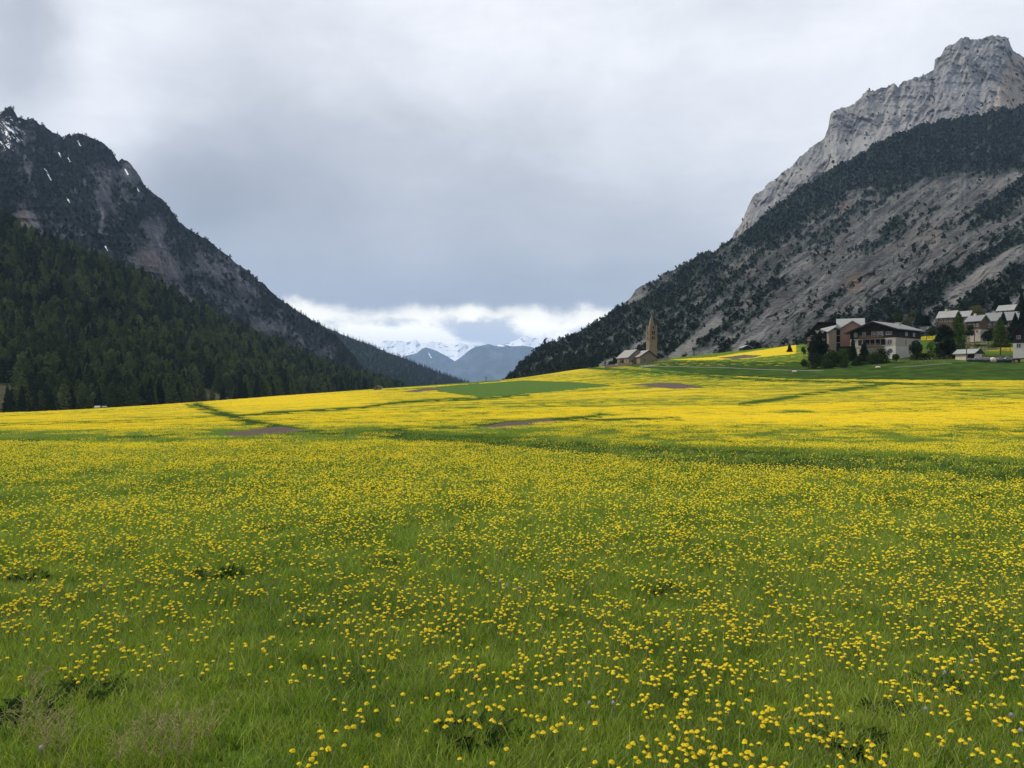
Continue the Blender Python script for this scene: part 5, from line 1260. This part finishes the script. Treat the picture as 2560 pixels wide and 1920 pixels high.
# ------------------------------------------------------------------ trees and bushes one by one
def plant(name, px, ptop, pbase, Y, wpx, kind, label, cat, group=None, seed=1, fol=None, n=None, nb=7):
    k = Y / F; x, y, z = P(px, pbase, Y); h = (pbase - ptop) * k; w = wpx * k
    gzv = gzf(x, Y)
    t = empty(name, (x, y, z), 0, label, cat, group)
    leaf = .075 * max(.55, min(1.1, h / 5)) * 2.0
    if kind == 'spruce':
        v, f = spruce_crown(h, w / 2 * 1.05, n or 620, seed, .04, .3, .85); tr = (0, 0, h * .9)
    elif kind == 'larch':
        v, f = leafy(cone_shape(h, w / 2 * 1.15, .1, .62, .3), n or 3000, leaf, seed); tr = (0, 0, h * .92)
    elif kind == 'pine':
        v, f = leafy(blob_shape(rand_blobs(seed, 16, w, h, .18, .30)), n or 4200, leaf, seed); tr = (w * .05, 0, h * .8)
    elif kind == 'bare':
        v, f = leafy(blob_shape(rand_blobs(seed, 8, w, h, .1, .42)), n or 900, leaf * .55, seed); tr = (0, 0, h * .7)
    else:
        v, f = leafy(blob_shape(rand_blobs(seed, nb, w, h, .0, .44)), n or 2200, leaf, seed); tr = (0, 0, h * .6)
    link('crown', mesh_np('crown', v, f, [fol]), t)
    m = MB(); lean = (random.random() - .5) * w * .1; r0 = max(.08, h * .018)
    m.tube([(0, 0, -max(1.0, z - gzv + .6)), (lean, 0, tr[2] * .5), tr], r0, r0 * .3, 7)
    for q in range(6):
        a = q * 2.4; z0 = tr[2] * (.25 + .1 * q); m.tube([(lean * .8, 0, z0), (math.cos(a) * w * .2, math.sin(a) * w * .2, z0 + h * .12), (math.cos(a) * w * .32, math.sin(a) * w * .32, z0 + h * .2)], r0 * .4, r0 * .12, 5)
    if kind == 'pine' and w > 5: m.tube([(w * .16, .3, -1.5), (w * .15, .2, h * .4), (w * .2, 0, h * .7)], r0 * .9, r0 * .3, 7)
    m.build('trunk', M_bark, t)
def build_plants():
    A = plant
    A('pine_tree', 2364, 800, 900, 224, 68, 'pine', 'tall dark pine on two trunks between the large chalet and the white shed', 'tree', seed=3, fol=M_spruce)
    A('larch_tree', 2396, 780, 893, 232, 46, 'larch', 'bright green larch rising behind the tall dark pine', 'tree', seed=4, fol=M_bright)
    A('larch_tree', 2501, 794, 876, 232, 42, 'larch', 'freestanding cone shaped green larch left of the edge chalet', 'tree', seed=5, fol=M_bright)
    A('bush', 2291, 846, 899, 221, 46, 'bush', 'round dark bush against the right wall of the large chalet', 'bush', seed=6, fol=M_shrub)
    A('bush', 2326, 852, 898, 223, 34, 'bush', 'loose pale green shrub between the dark bush and the tall pine', 'bush', seed=7, fol=M_bright, n=900)
    A('pine_tree', 2046, 828, 900, 231, 66, 'pine', 'broad dark pine covering the left wing of the residence', 'tree', seed=8, fol=M_spruce)
    A('spruce_tree', 2034, 842, 902, 229, 30, 'spruce', 'dark spruce at the left side of the broad pine by the residence', 'tree', seed=9, fol=M_spruce)
    A('bush', 2076, 868, 908, 221, 46, 'bush', 'light green shrub below the tan wing of the residence', 'bush', seed=10, fol=M_shrub)
    A('bush', 2108, 870, 908, 220, 46, 'bush', 'yellowish green shrub below the terracotta gable', 'bush', seed=11, fol=M_bright, n=1500)
    A('bush', 2036, 882, 914, 219, 50, 'bush', 'low dark shrub at the left foot of the residence', 'bush', seed=12, fol=M_shrub)
    A('spruce_tree', 2132, 842, 904, 223, 30, 'spruce', 'narrow dark spruce at the left corner of the large chalet', 'tree', seed=13, fol=M_spruce)
    A('spruce_tree', 2160, 848, 904, 221, 34, 'spruce', 'dark spruce before the balconies of the large chalet', 'tree', seed=14, fol=M_spruce)
    A('bush', 2182, 874, 909, 218, 46, 'bush', 'dark shrub left of the white boulder below the chalet', 'bush', seed=15, fol=M_shrub)
    A('bush', 2204, 868, 903, 220, 40, 'bush', 'dark shrub above the white boulder below the chalet', 'bush', seed=16, fol=M_shrub)
    A('bush', 2146, 886, 912, 217, 32, 'bush', 'low dark shrub under the two spruces by the chalet', 'bush', seed=17, fol=M_shrub)
    A('bush', 2068, 894, 916, 216, 34, 'bush', 'lowest dark green shrub on the bank below the residence', 'bush', seed=37, fol=M_shrub)
    A('bush', 2112, 896, 916, 215, 30, 'bush', 'low shrub on the bank right of the lowest shrub', 'bush', seed=38, fol=M_shrub)
    A('spruce_tree', 1974, 858, 886, 300, 20, 'spruce', 'lone small dark spruce on the yellow field left of the residence', 'tree', seed=18, fol=M_spruce)
    A('bush', 2009, 862, 882, 270, 13, 'bush', 'small dark bush between the lone spruce and the residence', 'bush', seed=19, fol=M_spruce, n=900)
    A('maple_tree', 2440, 752, 800, 318, 48, 'bush', 'pale yellowish tree behind the roofs of the hamlet', 'tree', seed=20, fol=M_yellowish, n=2600)
    A('spruce_tree', 2508, 778, 812, 280, 22, 'spruce', 'small dark spruce in front of the wide pale roof', 'tree', seed=21, fol=M_spruce)
    for i, (px, pt, pb, Yq, w, lab) in enumerate(((2554, 724, 812, 285, 36, 'tall dark spruce at the right edge above the chalet'), (2494, 738, 775, 335, 30, 'dark spruce behind the topmost house, left one'), (2516, 734, 772, 337, 34, 'dark spruce behind the topmost house, right one'), (2538, 780, 828, 262, 30, 'dark spruce between the wide pale roof and the edge chalet'), (2300, 776, 812, 330, 34, 'dark tree on the slope above the roof of the large chalet'), (2316, 786, 815, 318, 26, 'dark tree left of the silvery roof'))):
        A('spruce_tree', px, pt, pb, Yq, w, 'spruce', lab, 'tree', seed=30 + i, fol=M_spruce)
    A('bare_shrub', 2487, 800, 838, 262, 44, 'bare', 'purplish bare shrub before the long dark house', 'bush', seed=41, fol=M_twig)
    A('bare_shrub', 2462, 822, 846, 258, 34, 'bare', 'grey twiggy shrub left of the purplish one', 'bush', seed=42, fol=M_twig)
    A('bare_shrub', 2442, 852, 876, 236, 26, 'bare', 'greenish twiggy shrub on the dry slope behind the shed', 'bush', seed=43, fol=M_shrub)
    A('tree', 2278, 768, 806, 338, 20, 'bare', 'pale bare tree on the scree above the large chalet', 'tree', seed=44, fol=M_yellowish)
    A('tree', 2246, 776, 806, 338, 26, 'bush', 'pale green tree behind the chimney of the large chalet', 'tree', seed=45, fol=M_shrub)
    for i, (px, pt, pb, w) in enumerate(((24, 1012, 1027, 14), (38, 1011, 1027, 12), (54, 1009, 1026, 13), (67, 1012, 1026, 12), (90, 1011, 1026, 12), (103, 1005, 1025, 15), (124, 1006, 1024, 13))):
        A('bush', px, pt, pb + 6, 262, w, 'bush', 'dark round bush in the row at the left meadow edge, ' + ('first', 'second', 'third', 'fourth', 'fifth', 'sixth', 'last')[i] + ' from the left', 'bush', 'row of dark bushes by the left edge', 50 + i, M_spruce, 420, 3)
    for i, (px, pt, pb, Yq, w, lab) in enumerate(((1525, 900, 912, 352, 16, 'small dark bush above the left churchyard wall'), (1556, 896, 910, 356, 18, 'dark bush left of the church nave'), (1545, 872, 905, 372, 24, 'dark tree behind the church nave'))):
        A('bush', px, pt, pb, Yq, w, 'bush', lab, 'bush', seed=70 + i, fol=M_spruce, n=700)
    for i, (px, pt, pb, Yq, w, f_, lab) in enumerate(((2330, 808, 840, 292, 30, M_shrub, 'green bush below the silvery roof'), (2424, 806, 842, 262, 26, M_shrub, 'green shrub at the left wall of the brown house'), (2472, 812, 850, 256, 30, M_spruce, 'dark shrub right of the brown house'),
            (2526, 812, 852, 250, 30, M_spruce, 'dark shrub left of the edge chalet roof'), (2354, 872, 902, 219, 26, M_shrub, 'low shrub at the left foot of the tall pine'), (2384, 870, 903, 220, 24, M_shrub, 'low shrub at the right foot of the tall pine'), (2266, 796, 822, 320, 34, M_shrub, 'round bush above the right end of the chalet roof'),
            (2406, 770, 800, 325, 30, M_shrub, 'green tree between the silvery roof and the pale tree'), (2226, 790, 820, 325, 30, M_spruce, 'dark bush behind the ridge of the large chalet'), (2012, 896, 914, 219, 24, M_shrub, 'low bush by the end of the farm track'), (2240, 886, 906, 216, 26, M_shrub, 'low bush at the corner of the large chalet'))):
        A('bush', px, pt, pb, Yq, w, 'bush', lab, 'bush', seed=90 + i, fol=f_, n=1300)
    # the wooden sign by the churchyard
    x, y, z = on_ground(1541, 341); t = empty('signpost', (x, y, z), 0, 'small pale sign on posts by the churchyard wall', 'sign')
    for xx in (-.35, .35): MB().box(xx - .06, -.05, -.3, xx + .06, .05, 1.5).build('post', M_pole, t)
    MB().box(-.5, -.1, .8, .5, -.051, 1.5).build('board', M_white, t)
build_plants()

# ------------------------------------------------------------------ the air
def build_haze():
    m, T, out = new_mat('haze_air')
    v = T.new('ShaderNodeVolumePrincipled', Color=(.42, .61, 1.0), Density=5.8e-5, Anisotropy=0.0)
    T.l.new(v.outputs[0], out.inputs['Volume'])
    o = MB().box(-23000, -23000, -700, 23000, 23000, 1300).build('haze', m)
    tag(o, 'thin blue valley haze', 'haze', kind='stuff')
build_haze()
